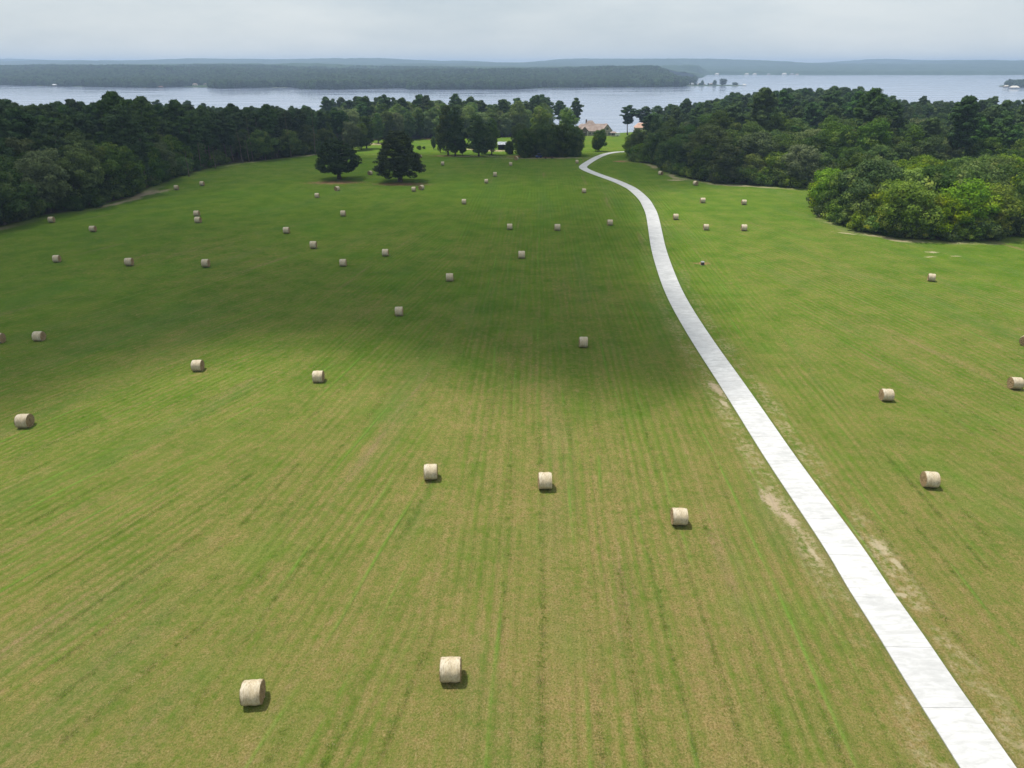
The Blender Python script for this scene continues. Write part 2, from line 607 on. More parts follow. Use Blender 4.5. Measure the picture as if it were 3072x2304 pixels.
def ground_mat():
    m, n, l = new_mat("hay_meadow")
    g = NG(m)
    p = g.geo()
    sep = n.new("ShaderNodeSeparateXYZ"); g.put(sep.inputs[0], p)
    X, Y = sep.outputs[0], sep.outputs[1]
    road = g.attr("road"); edge = g.attr("edge"); wild = g.attr("wild")
    wob = g.noise(g.mapping(p, 0, (0.02, 0.02, 0.02)), 1.0, 2)
    # three directions of mowing: left field swings right, middle straight ahead, beside the drive along it
    def rows(rz, across, along, off):
        v = g.mapping(p, -rz, (across, along, 0.001), (off * 37, off * 53, 0))
        return v
    RA = math.radians(26); RB = math.radians(12); RC = math.radians(2)
    # u for windrow lines
    def udist(rz):
        a = g.math('MULTIPLY', X, math.cos(rz))
        b = g.math('MULTIPLY', Y, -math.sin(rz))
        return g.math('ADD', a, b)
    wx = g.math('ADD', X, g.math('MULTIPLY', g.math('SUBTRACT', wob, 0.5), 16))
    mA = g.ramp(g.math('ADD', wx, g.math('MULTIPLY', Y, 0.18)), -22, -10, 1, 0)
    mB = g.ramp(g.math('ADD', wx, g.math('MULTIPLY', Y, 0.05)), -9, -1, 1, 0)

    RD = math.radians(-12)
    mD = g.ramp(g.math('SUBTRACT', wx, g.math('MULTIPLY', Y, 0.05)), 36, 46, 0, 1)

    def three(fn):
        a, b, c, d = fn(RA, 3.1), fn(RB, 11.7), fn(RC, 23.3), fn(RD, 31.9)
        return g.mix(mD, g.mix(mA, g.mix(mB, c, b), a), d)
    streak_w = three(lambda r, o: g.noise(rows(r, 0.33, 0.020, o), 1.0, 3, 0.6))     # 3 m wide swaths
    streak_n = three(lambda r, o: g.noise(rows(r, 1.35, 0.07, o * 2), 1.0, 3, 0.6))   # narrow lines
    # regrown ridges: thin green lines about every 3.6 m
    def ridge(r, o):
        u = udist(r)
        wv = g.math('ADD', u, g.math('MULTIPLY', g.noise(rows(r, 0.10, 0.03, o), 1.0, 2), 2.2))
        fr = g.math('FRACT', g.math('MULTIPLY', wv, 1 / 3.3))
        d = g.math('ABSOLUTE', g.math('SUBTRACT', fr, 0.5))
        return g.ramp(d, 0.0, 0.085, 1, 0)
    rid = three(ridge)
    rid = g.math('MULTIPLY', rid, g.ramp(three(lambda r, o: g.noise(rows(r, 0.2, 0.055, o + 40), 1.0, 4, 0.65)), 0.47, 0.66))
    def ridge2(r, o):
        u = udist(r)
        wv = g.math('ADD', u, g.math('MULTIPLY', g.noise(rows(r, 0.25, 0.02, o + 7), 1.0, 2), 1.6))
        fr = g.math('FRACT', g.math('MULTIPLY', wv, 1 / 1.05))
        return g.ramp(g.math('ABSOLUTE', g.math('SUBTRACT', fr, 0.5)), 0.05, 0.42, 1, 0)
    rid2 = three(ridge2)
    rid2b = g.math('MULTIPLY', rid2, g.ramp(three(lambda r, o: g.noise(rows(r, 0.16, 0.035, o + 70), 1.0, 4, 0.6)), 0.34, 0.62, 0.15, 1.0))
    big = g.noise(p, 0.022, 4, 0.55)
    mid = g.noise(p, 0.16, 4, 0.6)
    fine = g.noise(p, 2.1, 5, 0.72)
    vfine = g.noise(p, 6.5, 4, 0.75)
    blade = g.noise(g.mapping(p, 0.5, (1.0, 1.0, 0.3)), 11.0, 3, 0.8, 1.5)
    # colours
    green = g.mix(g.ramp(mid, 0.3, 0.7), (0.060, 0.128, 0.010), (0.100, 0.166, 0.016))
    green = g.mix(g.ramp(Y, 35, 140, 0.50, 0.10), green, (0.108, 0.130, 0.024))
    lush = g.mix(g.ramp(fine, 0.3, 0.7), (0.055, 0.130, 0.010), (0.095, 0.195, 0.018))
    straw = g.mix(g.ramp(vfine, 0.3, 0.7), (0.118, 0.092, 0.026), (0.300, 0.222, 0.092))
    brown = g.mix(g.ramp(vfine, 0.3, 0.7), (0.16, 0.105, 0.055), (0.26, 0.185, 0.11))
    # how dry: drier near the middle foreground, lusher to the far left
    fade = g.ramp(Y, 90, 280, 1.0, 0.45)
    dry = g.ramp(Y, 25, 135, 0.66, 0.22)
    dry = g.math('ADD', dry, g.ramp(Y, 120, 260, 0, -0.22))
    dry = g.math('ADD', dry, g.ramp(g.math('ADD', X, g.math('MULTIPLY', Y, 0.5)), -10, 25, -0.10, 0.0))
    dry = g.math('ADD', dry, g.ramp(X, 35, 60, 0.0, 0.04))
    dry = g.math('ADD', dry, g.math('MULTIPLY', g.math('SUBTRACT', big, 0.5), 0.9))
    dry = g.math('ADD', dry, g.math('MULTIPLY', g.math('SUBTRACT', streak_w, 0.5), g.math('MULTIPLY', fade, 0.60)))
    dry = g.math('ADD', dry, g.math('MULTIPLY', g.math('SUBTRACT', streak_n, 0.5), g.math('MULTIPLY', fade, 0.72)))
    dry = g.math('SUBTRACT', dry, g.math('MULTIPLY', g.math('SUBTRACT', rid2b, 0.35), g.math('MULTIPLY', fade, 0.24)))
    dry = g.math('ADD', dry, g.math('MULTIPLY', g.math('SUBTRACT', mid, 0.5), 0.6))
    dry = g.math('ADD', dry, g.math('MULTIPLY', g.math('SUBTRACT', g.noise(p, 0.75, 4, 0.65), 0.5), 1.3))
    spot = g.math('ADD', g.math('MULTIPLY', fine, 0.45), g.math('MULTIPLY', blade, 0.55))
    f = g.ramp(g.math('ADD', dry, g.math('MULTIPLY', g.math('SUBTRACT', spot, 0.5), 3.6)), 0.05, 1.05, 0, 1, False)
    c = g.mix(f, green, straw)
    c = g.mix(g.ramp(g.math('ADD', streak_w, g.math('MULTIPLY', g.math('SUBTRACT', spot, 0.5), 0.6)), 0.62, 0.78, 0, 0.55), c, brown)
    c = g.mix(g.ramp(rid2b, 0.55, 1.0, 0, 0.20), c, (0.085, 0.155, 0.016))
    c = g.mix(g.ramp(g.math('ADD', g.noise(p, 0.07, 4, 0.6), g.math('MULTIPLY', g.math('SUBTRACT', spot, 0.5), 0.4)), 0.54, 0.70, 0, 0.4), c, lush)
    c = g.mix(g.math('MULTIPLY', rid, g.ramp(spot, 0.35, 0.55, 0.25, 0.95)), c, g.mix(spot, (0.07, 0.15, 0.018), (0.15, 0.26, 0.035)))
    # blue-green clover tint in broad streaks
    c = g.mix(g.ramp(three(lambda r, o: g.noise(rows(r, 0.12, 0.02, o + 90), 1.0, 3)), 0.52, 0.68, 0, 0.18), c, (0.065, 0.135, 0.040))
    # shade in the gaps between the blades, painted in as dark green specks
    c = g.mix(g.ramp(g.math('ADD', g.math('MULTIPLY', vfine, 0.6), g.math('MULTIPLY', fine, 0.4)), 0.36, 0.48, 0.5, 0.0), c, (0.045, 0.070, 0.012))
    c = g.mix(g.ramp(blade, 0.55, 0.68, 0.0, 0.6), c, g.mix(dry, (0.18, 0.23, 0.05), (0.42, 0.36, 0.20)))
    # straw and bare strip beside the driveway
    rn = g.noise(p, 0.55, 4, 0.65)
    rn2 = g.noise(p, 0.09, 3, 0.6)
    s1 = g.math('MULTIPLY', g.ramp(road, 1.9, 2.3), g.ramp(road, 3.4, 5.2, 1, 0))
    s1 = g.math('MULTIPLY', s1, g.ramp(g.math('ADD', rn, rn2), 0.88, 1.12))
    s1 = g.math('MULTIPLY', s1, g.ramp(Y, 30, 170, 0.85, 0.2))
    s1 = g.math('MULTIPLY', s1, g.ramp(g.noise(p, 1.6, 4, 0.75), 0.42, 0.58))
    c = g.mix(g.math('MULTIPLY', s1, 0.85), c, g.mix(vfine, (0.26, 0.21, 0.115), (0.44, 0.36, 0.22)))
    s2 = g.math('MULTIPLY', g.ramp(road, 1.6, 2.2, 1, 0), 0.5)
    c = g.mix(s2, c, (0.10, 0.12, 0.05))
    # bare earth patches: (x, y, half length, half width, turn)
    def patch(px, py, a, b, deg, col, amt=0.95, lo=0.0):
        cx, cy_ = P(px, py)
        v = n.new("ShaderNodeVectorMath"); v.operation = 'SUBTRACT'
        g.put(v.inputs[0], p); v.inputs[1].default_value = (cx, cy_, 0)
        v2 = g.mapping(v.outputs[0], math.radians(deg), (1 / a, 1 / b, 0.001))
        ln = n.new("ShaderNodeVectorMath"); ln.operation = 'LENGTH'
        g.put(ln.inputs[0], v2)
        d = g.math('ADD', ln.outputs["Value"], g.math('MULTIPLY', g.math('SUBTRACT', rn, 0.5), 2.2))
        d = g.math('ADD', d, g.math('MULTIPLY', g.math('SUBTRACT', g.noise(p, 2.4, 4, 0.75), 0.5), 2.4))
        d = g.math('ADD', d, g.math('MULTIPLY', g.math('SUBTRACT', vfine, 0.5), 1.6))
        return g.ramp(d, 0.35, 1.1, amt * 0.85, 0), col
    earth = g.mix(fine, (0.34, 0.255, 0.17), (0.46, 0.37, 0.26))
    redd = g.mix(fine, (0.26, 0.13, 0.075), (0.34, 0.19, 0.12))
    pale = g.mix(fine, (0.34, 0.28, 0.17), (0.46, 0.39, 0.27))
    PT = [(2318, 1508, 2.6, 0.95, 96, earth), (2372, 1560, 1.5, 0.6, 96, earth), (2148, 1165, 3.2, 0.7, 98, earth), (2172, 1210, 1.4, 0.4, 98, pale),
          (2640, 1640, 1.2, 0.7, 92, pale), (2690, 1690, 0.7, 0.35, 92, pale), (2700, 1785, 0.8, 0.3, 0, pale), (2440, 1660, 1.6, 0.3, 94, pale),
          
          (2795, 756, 1.6, 0.9, 0, pale), (2790, 770, 1.3, 0.5, 10, pale), (2870, 768, 1.5, 0.4, 0, earth),
          (2107, 790, 1.9, 1.3, 0, redd), (1004, 548, 11.0, 4.5, 0, redd), (1205, 552, 10.5, 4.5, 0, redd),
          (1345, 468, 9, 4.0, 0, redd), (1390, 469, 9, 2.5, 0, pale), (1460, 468, 10, 2.0, 0, pale), (1400, 448, 14, 3.5, 0, earth), (1480, 452, 12, 5, 0, earth),
          (1640, 474, 24, 3.5, 0, earth), (1560, 468, 8, 4, 0, redd), (1860, 484, 4, 4, 0, redd), (2030, 540, 4, 2, 10, earth),
          (430, 583, 14, 3.0, 70, earth), (2545, 700, 4, 0.6, -38, pale), (1288, 415, 5, 14, 0, redd), (1120, 432, 16, 8, 0, earth)]
    for q in PT:
        fac, col = patch(*q[:5], q[5])
        c = g.mix(fac, c, col)
    # bare soil along the foot of the woods, then leaf litter inside them
    en = g.math('ADD', edge, g.math('MULTIPLY', g.math('SUBTRACT', g.noise(p, 0.12, 3), 0.5), 7.0))
    lip = g.math('MULTIPLY', g.ramp(en, -1.5, 0.2), g.ramp(en, 1.2, 3.2, 1, 0))
    lip = g.math('MULTIPLY', lip, g.ramp(g.noise(p, 0.035, 3), 0.42, 0.62, 0.05, 0.75))
    c = g.mix(g.math('MULTIPLY', lip, g.ramp(vfine, 0.4, 0.55, 0.6, 1.0)), c, earth)
    c = g.mix(g.ramp(edge, -4.0, 0.0, 1, 0), c, g.mix(mid, (0.05, 0.042, 0.026), (0.09, 0.075, 0.04)))
    # far country: woods floor with a few pale clearings
    c = g.mix(wild, c, g.mix(g.ramp(g.noise(p, 0.004, 3), 0.56, 0.66), (0.045, 0.07, 0.03), (0.16, 0.17, 0.09)))
    hgt = g.math('ADD', g.math('MULTIPLY', fine, 0.6), g.math('ADD', g.math('MULTIPLY', blade, 0.5), g.math('MULTIPLY', rid, 0.9)))
    hgt = g.math('ADD', hgt, g.math('MULTIPLY', streak_n, 1.3))
    hgt = g.math('ADD', hgt, g.math('MULTIPLY', rid2b, 0.8))
    hgt = g.math('ADD', hgt, g.math('MULTIPLY', streak_w, 1.0))
    g.out(g.bsdf(c, 0.95, g.bump(hgt, 0.8, 0.15), 0, 0.0))
    return m


def grid_mesh(name, X, Y, Z, mat, attrs):
    ny, nx = X.shape
    v = np.stack([X, Y, Z], -1).reshape(-1, 3)
    idx = np.arange(nx * ny).reshape(ny, nx)
    q = np.stack([idx[:-1, :-1], idx[:-1, 1:], idx[1:, 1:], idx[1:, :-1]], -1).reshape(-1, 4)
    me = bpy.data.meshes.new(name)
    me.vertices.add(len(v)); me.vertices.foreach_set("co", v.reshape(-1).astype(np.float32))
    me.loops.add(len(q) * 4); me.loops.foreach_set("vertex_index", q.reshape(-1).astype(np.int32))
    me.polygons.add(len(q)); me.polygons.foreach_set("loop_start", np.arange(0, len(q) * 4, 4, dtype=np.int32))
    me.polygons.foreach_set("loop_total", np.full(len(q), 4, dtype=np.int32))
    me.polygons.foreach_set("use_smooth", np.ones(len(q), bool))
    for k, a in attrs.items():
        at = me.attributes.new(k, 'FLOAT', 'POINT')
        at.data.foreach_set("value", a.reshape(-1).astype(np.float32))
    me.materials.append(mat)
    me.update()
    return me


ground = link("ground", grid_mesh("ground", GX, GY, GZ, ground_mat(), {
    "road": np.minimum(rd, 60.0), "edge": np.clip(ed, -60, 60), "wild": (ys_ > 1300).astype(float)}))
tag(ground, kind="structure")

# ------------------------------------------------------------------ lake
def water_mat():
    m, n, l = new_mat("lake_water")
    g = NG(m)
    p = g.geo()
    a = g.noise(g.mapping(p, 0.2, (0.35, 0.9, 1)), 1.0, 4, 0.6)
    b = g.noise(g.mapping(p, 0.1, (0.004, 0.02, 1)), 1.0, 3, 0.6)
    rough = g.ramp(b, 0.35, 0.65, 0.08, 0.2)
    g.out(g.bsdf((0.19, 0.225, 0.31), rough, g.bump(a, 0.02, 0.05), 0, 0.6))
    return m


lake_x = [-9000, -2500, 2500, 9000]
mb = MB()
mb.add([(-8900, 600, WATER), (8900, 600, WATER), (8900, 6200, WATER), (-8900, 6200, WATER)], [(0, 1, 2, 3)])
lake = mb.build("lake_water", water_mat())
tag(lake, kind="structure")

# ------------------------------------------------------------------ driveway of concrete slabs
def concrete_mat():
    m, n, l = new_mat("broom_finished_concrete")
    g = NG(m)
    p = g.geo()
    streak = g.noise(g.mapping(p, 0.0, (0.5, 2.0, 1)), 1.0, 6, 0.72, 0.6)
    blot = g.noise(p, 0.3, 5, 0.65)
    fine = g.noise(p, 9.0, 3, 0.7)
    c = g.mix(g.ramp(streak, 0.32, 0.68), (0.43, 0.425, 0.41), (0.62, 0.615, 0.60))
    c = g.mix(g.ramp(blot, 0.48, 0.66, 0, 0.55), c, (0.38, 0.38, 0.37))
    c = g.mix(g.ramp(g.rnd(), 0, 1, 0.0, 0.40, False), c, (0.40, 0.40, 0.40))
    g.out(g.bsdf(c, 0.85, g.bump(g.math('ADD', fine, streak), 0.15, 0.01), 0, 0.2))
    return m


M['concrete'] = concrete_mat()
drive = empty("driveway", (0, 0, 0))
tag(drive, kind="structure")
line = smooth_line(ctrl, 0.5)
PER = 11          # half-metre steps per slab
i = 0
while i + 1 < len(line):
    seg = line[i:i + PER + 1]
    if len(seg) < 3: break
    c0 = seg.mean(0)
    vs, fs = [], []
    k = len(seg)
    for j, q in enumerate(seg):
        a = line[max(i + j - 1, 0)]; b = line[min(i + j + 1, len(line) - 1)]
        t = (b - a) / np.linalg.norm(b - a); nrm = np.array([-t[1], t[0]])
        q2 = q + t * (0.012 if j == 0 else (-0.012 if j == k - 1 else 0))
        for w in (-RW, RW):
            e = q2 + nrm * w
            z = hz(*e)
            vs += [(e[0] - c0[0], e[1] - c0[1], z + 0.085), (e[0] - c0[0], e[1] - c0[1], z - 0.12)]
    for j in range(k - 1):
        o = j * 4
        fs += [(o, o + 4, o + 6, o + 2), (o + 1, o + 3, o + 7, o + 5), (o, o + 1, o + 5, o + 4), (o + 2, o + 6, o + 7, o + 3)]
    fs += [(0, 2, 3, 1), ((k - 1) * 4, (k - 1) * 4 + 1, (k - 1) * 4 + 3, (k - 1) * 4 + 2)]
    mb = MB(); mb.add(vs, fs)
    mb.build("concrete_slab", M['concrete'], drive, loc=(c0[0], c0[1], 0))
    i += PER

# ------------------------------------------------------------------ tree builders
def leaves(blobs, per_area, size, aspect=1.0, up=0.25, seed=0, flat=1.0, inner=0.15):
    """leaf-sized faces spread through and over a set of ellipsoid clumps"""
    r = np.random.default_rng(seed)
    out, tint = [], []
    for (cx, cy_, cz, rx, ry, rz) in blobs:
        area = 4 * math.pi * ((rx * ry) ** 1.6 / 3 + (rx * rz) ** 1.6 / 3 + (ry * rz) ** 1.6 / 3) ** (1 / 1.6)
        n = max(8, int(area * per_area))
        d = r.normal(size=(n, 3)); d /= np.linalg.norm(d, axis=1)[:, None]
        rad = np.where(r.random(n) < inner, r.random(n) * 0.8, 0.82 + 0.26 * r.random(n))
        wob = 1 + 0.20 * np.sin(d[:, 0] * 5 + cx * 3) * np.sin(d[:, 1] * 6 + cy_) + 0.12 * np.sin(d[:, 2] * 9 + cz)
        p = d * rad[:, None] * wob[:, None] * np.array([rx, ry, rz]) + np.array([cx, cy_, cz])
        nrm = d + r.normal(size=(n, 3)) * 0.55 + np.array([0, 0, up])
        nrm /= np.linalg.norm(nrm, axis=1)[:, None]
        a = np.cross(nrm, r.normal(size=(n, 3))); a /= np.linalg.norm(a, axis=1)[:, None]
        b = np.cross(nrm, a)
        s = size * (0.6 + 0.8 * r.random(n))[:, None]
        q = np.stack([p - a * s * aspect * 0.5, p - b * s * 0.32, p + a * s * aspect * 0.5 + nrm * s * 0.1, p + b * s * 0.36], 1)
        out.append(q); tint.append(np.clip(0.35 + 0.25 * r.normal(size=n) + 0.15 * d[:, 2], 0, 1))  # tint varies at random and runs lighter towards the top of each clump
    return np.concatenate(out), np.concatenate(tint)


def limbs(mb, base_h, top, r0, n, spread, rise, seed, bend=0.6, segs=6, start=0.35):
    """tapered trunk with limbs reaching into the crown"""
    r = random.Random(seed)
    pts, rad = [], []
    ax, ay = 0.0, 0.0
    for i in range(segs + 1):
        t = i / segs
        pts.append((ax, ay, top * t - 0.3 * (i == 0)))
        rad.append(r0 * (1.5 if i == 0 else 1) * (1 - 0.82 * t))
        ax += r.uniform(-bend, bend) * 0.5; ay += r.uniform(-bend, bend) * 0.5
    mb.tube(pts, rad, 7)
    for k in range(n):
        t = start + (0.95 - start) * k / max(1, n - 1)
        i = min(segs - 1, int(t * segs)); f = t * segs - i
        p0 = Vector(pts[i]).lerp(Vector(pts[i + 1]), f)
        a = k * 2.399 + r.uniform(-0.4, 0.4)
        ln = spread * (1.05 - 0.65 * t) * r.uniform(0.7, 1.1)
        d = Vector((math.cos(a), math.sin(a), 0))
        p1 = p0 + d * ln * 0.5 + Vector((0, 0, ln * rise * 0.35))
        p2 = p0 + d * ln + Vector((0, 0, ln * rise + r.uniform(-.4, .6)))
        rr = r0 * (1 - 0.82 * t) * 0.45
        mb.tube([p0, p1, p2], [rr, rr * 0.7, rr * 0.25], 5, cap=False)
    return pts


def broad_blobs(seed, H, W, base, n=30, lobe=(1.5, 2.7), vase=0.0, ragged=0.3):
    """many small uneven clumps hung on a few big boughs, so the outline breaks up"""
    r = random.Random(seed)
    bl = []
    cz = (H + base) / 2; hz_ = (H - base) / 2
    boughs = []
    for k in range(9):
        z = 1 - 2 * (k + 0.5) / 9
        a = k * 2.399963 + r.uniform(-.5, .5)
        rr = math.sqrt(max(0, 1 - z * z * 0.9))
        boughs.append((a, z, r.uniform(0.72, 1.08)))
    for k in range(n):
        z = 1 - 2 * (k + 0.5) / n
        a = k * 2.399963 + r.uniform(-0.5, 0.5)
        rr = math.sqrt(max(0, 1 - abs(z) ** 2.4))
        f_ = 1.0
        for (ba, bz, bs) in boughs:
            d = (math.cos(a - ba) - 1) * 2.2 - (z - bz) ** 2 * 5
            f_ += (bs - 0.86) * 2.2 * math.exp(d)
        k1 = r.uniform(0.86 - ragged, 0.98) * min(1.18, max(0.7, f_))
        s = r.uniform(*lobe) * (0.55 if k % 3 else 0.95)
        x = math.cos(a) * rr * (W / 2) * k1 * (1 + vase * z)
        y = math.sin(a) * rr * (W / 2) * k1 * (1 + vase * z)
        bl.append((x, y, cz + z * hz_ * r.uniform(0.80, 1.0), s * 1.15, s * 1.15, s * r.uniform(0.6, 0.85)))
    for k in range(7):
        bl.append((r.uniform(-W / 5, W / 5), r.uniform(-W / 5, W / 5), cz + r.uniform(-.45, .5) * hz_, W * 0.22, W * 0.22, hz_ * 0.42))
    return bl


def pine_blobs(seed, H, W, base, n=26):
    r = random.Random(seed)
    bl = []
    for k in range(n):
        t = (k + r.random()) / n
        z = base + (H - base) * t
        prof = (0.35 + 0.95 * t) if t < 0.62 else (0.94 * (1 - (t - 0.62) / 0.38) ** 0.6 + 0.10)
        a = k * 2.399963 + r.uniform(-.8, .8)
        ln = W / 2 * prof * r.uniform(0.35, 1.3)
        m = 1 if ln < 1.6 else 2
        for q in range(m):
            d = ln * (1 - 0.45 * q)
            s = r.uniform(0.55, 1.25)
            bl.append((math.cos(a) * d + r.uniform(-.3, .3), math.sin(a) * d, z + r.uniform(-.4, .4) - 0.25 * q, s * 1.2, s * 1.2, s * 0.6))
    bl.append((0, 0, H - 0.6, 1.1, 1.1, 0.9))
    return bl


PROTO = {}


def proto(kind, name, blobs, leafm, barkm, per_area, size, aspect, trunk, seed, up=0.25, inner=0.15):
    q, t = leaves(blobs, per_area, size, aspect, up, seed, inner=inner)
    crown = quads_mesh(name + "_crown", q, M[leafm], t)
    mb = MB()
    limbs(mb, *trunk, seed)
    tr = mb.mesh(name + "_trunk", M[barkm], True)
    PROTO.setdefault(kind, []).append((crown, tr))
    return len(q)


nq = 0
for k in range(4):
    H, W = [(16, 13), (18, 12), (15, 14), (19, 13)][k]
    nq += proto('oak', "oak", broad_blobs(10 + k, H, W, 2.5, 56, ragged=0.38), 'oak', 'bark', 9.0, 0.52, 1.1, (0, H * 0.8, 0.32, 9, W * 0.4, 0.7), 10 + k)
for k in range(2):
    H, W = [(13, 13), (11, 11)][k]
    nq += proto('lime', "young_tree", broad_blobs(30 + k, H, W, 0.4, 60), 'lime', 'bark', 10.0, 0.46, 1.15, (0, H * 0.8, 0.25, 8, W * 0.4, 0.7), 30 + k)
nq += proto('yellow', "yellow_tree", broad_blobs(35, 12, 10, 1.0, 50), 'lime', 'bark', 10.0, 0.46, 1.15, (0, 9, 0.25, 8, 4, 0.7), 35)
for k in range(2):
    H, W = [(17, 14), (15, 13)][k]
    nq += proto('grey', "grey_oak", broad_blobs(40 + k, H, W, 2.5, 60), 'grey_oak', 'bark', 9.0, 0.52, 1.1, (0, H * 0.8, 0.32, 9, W * 0.4, 0.7), 40 + k)
for k in range(4):
    H, W = [(24, 8.5), (27, 9), (22, 8), (25, 9.5)][k]
    nq += proto('pine', "pine", pine_blobs(50 + k, H, W, H * [0.45, 0.5, 0.3, 0.4][k], 50), 'pine', 'pine_bark', 13.0, 0.62, 1.5, (0, H * 0.96, 0.30, 16, W * 0.5, 0.25, ), 50 + k, up=0.6)
for k in range(2):
    H, W = [(20, 9), (23, 10)][k]
    nq += proto('tall', "tall_tree", broad_blobs(60 + k, H, W, 2.0, 46, (1.2, 2.5), ragged=0.52), 'oak', 'bark', 8.5, 0.55, 1.1, (0, H * 0.85, 0.32, 10, W * 0.42, 0.9), 60 + k)
for k in range(2):
    H, W = [(5.5, 8), (4.2, 7)][k]
    nq += proto('bush', "thicket", broad_blobs(70 + k, H, W, 0.0, 18, (1.0, 1.7)), ['oak', 'lime'][k], 'bark', 11.0, 0.40, 1.2, (0, H * 0.7, 0.1, 6, W * 0.35, 0.8), 70 + k)
for k in range(3):
    H, W = [(19, 11), (22, 12), (18, 12)][k]
    nq += proto('soft', "soft_green_tree", broad_blobs(90 + k, H, W, 1.0, 60, (1.3, 2.4), ragged=0.42), 'soft', 'bark', 8.5, 0.52, 1.1, (0, H * 0.85, 0.3, 10, W * 0.42, 0.9), 90 + k)
for k in range(3):
    H, W = [(15, 12), (17, 12), (13, 12)][k]
    nq += proto('dense', "dense_tree", broad_blobs(80 + k, H, W, 0.0, 64, vase=-0.08), 'oak', 'bark', 9.0, 0.50, 1.1, (0, H * 0.8, 0.3, 8, W * 0.4, 0.7), 80 + k)
nq += proto('gold', "golden_tree", broad_blobs(36, 10, 8, 1.0, 40), 'yellow', 'bark', 10.0, 0.46, 1.15, (0, 8, 0.22, 8, 4, 0.7), 36)
print("proto quads", nq)


def plant(kind, x, y, scale, rz, label, cat, group=None, idx=None, name=None, zs=None, sink=0.0):
    v = PROTO[kind]
    crown, tr = v[idx if idx is not None else random.randrange(len(v))]
    o = empty(name or {'pine': 'pine_tree', 'bush': 'shrub'}.get(kind, 'broadleaf_tree'), (x, y, hz(x, y) - sink), rz, scale)
    if zs: o.scale = (scale, scale, zs)
    link("crown", crown, o)
    link("trunk", tr, o)
    tag(o, label, cat, group)
    return o


# ------------------------------------------------------------------ the two lone cedars
def cedar(name, px, py, rows, seed, label, lean=0.0):
    """rows: (height, left reach, right reach) of the outline in metres"""
    x, y = P(px, py)
    r = random.Random(seed)
    zs = [a[0] for a in rows]; ls = [a[1] * 0.90 for a in rows]; rs = [a[2] * 0.90 for a in rows]
    bl = []
    z = zs[0]
    while z < zs[-1]:
        l_ = float(np.interp(z, zs, ls)); rr = float(np.interp(z, zs, rs))
        n = max(3, int((l_ + rr) * 1.15))
        for k in range(n):
            a = 2 * math.pi * (k + r.random()) / n
            reach = (rr if math.cos(a) > 0 else l_) * abs(math.cos(a)) + (l_ + rr) / 2 * abs(math.sin(a))
            cc = reach * r.uniform(0.66, 0.92)
            s = r.uniform(0.8, 1.7)
            bl.append((math.cos(a) * cc, math.sin(a) * cc, z + r.uniform(-0.5, 0.5), s, s, s * r.uniform(0.38, 0.55)))
        for k in range(max(1, n // 3)):
            a = r.uniform(0, 6.28)
            cc = (l_ + rr) / 2 * r.uniform(0.1, 0.55)
            bl.append((math.cos(a) * cc, math.sin(a) * cc, z + r.uniform(-.5, .5), 1.5, 1.5, 0.7))
        z += 0.95
    q, t = leaves(bl, 9.0, 0.42, 1.25, 0.5, seed, inner=0.1)
    root = empty(name, (x, y, hz(x, y)))
    link("crown", quads_mesh("cedar_crown", q, M['cedar'], t), root)
    mb = MB()
    limbs(mb, 0, zs[-1] * 0.86, 0.75, 16, 8.0, 0.18, seed, 0.5, start=0.22)
    mb.build("trunk", M['bark'], root, True)
    mb = MB()
    for k in range(7):
        a = r.uniform(3.3, 6.1); zz = r.uniform(3.0, zs[-1] * 0.65); c = r.uniform(2.5, 6.2)
        p0 = Vector((math.cos(a) * c * 0.5, math.sin(a) * c * 0.6, zz)); p1 = Vector((math.cos(a) * c, math.sin(a) * c, zz + r.uniform(-.3, .7)))
        p2 = p1 + Vector((r.uniform(-1.4, 1.4), -r.uniform(0.4, 1.2), r.uniform(-.5, .5)))
        mb = MB(); mb.tube([p0, p1, p2], [0.11, 0.08, 0.03], 5)
        mb.build("dead_branch", M['dead_wood'], root, True)
    tag(root, label, "tree", "lone cedars in the hay field")
    return root


cedar("cedar_tree", 1018, 538,
      [(3.3, 5.0, 5.2), (4.0, 8.0, 7.4), (5.2, 8.6, 8.0), (6.8, 8.0, 7.8), (8.0, 5.9, 7.5), (9.5, 6.6, 6.4), (11.2, 6.0, 5.4), (12.8, 4.6, 4.0), (14.0, 2.4, 1.8), (14.4, 1.0, 0.8)],
      101, "broad low dark cedar with rounded top, left of the two lone field trees")
cedar("cedar_tree", 1200, 545,
      [(2.7, 6.0, 3.5), (3.4, 8.0, 8.2), (4.4, 8.4, 8.8), (6.0, 7.9, 8.4), (7.5, 8.2, 7.6), (9.3, 7.4, 7.0), (11.5, 6.0, 5.6), (13.8, 4.9, 4.6), (16.0, 3.4, 3.0), (17.6, 1.0, 1.0)],
      103, "tall cone shaped dark cedar, right of the two lone field trees")

# ------------------------------------------------------------------ woods
MIX = {'L': (['pine'] * 11 + ['oak'] * 5 + ['grey'] * 2 + ['tall'] * 2), 'C': (['soft'] * 8 + ['tall'] * 2 + ['oak'] * 3 + ['pine'] * 2 + ['grey'] * 3),
       'R': (['oak'] * 7 + ['dense'] * 3 + ['pine'] * 4 + ['grey'] * 3 + ['lime'] * 2 + ['tall']), 'K': (['lime'] * 7 + ['dense'] * 4 + ['yellow'] * 2)}
cands = []


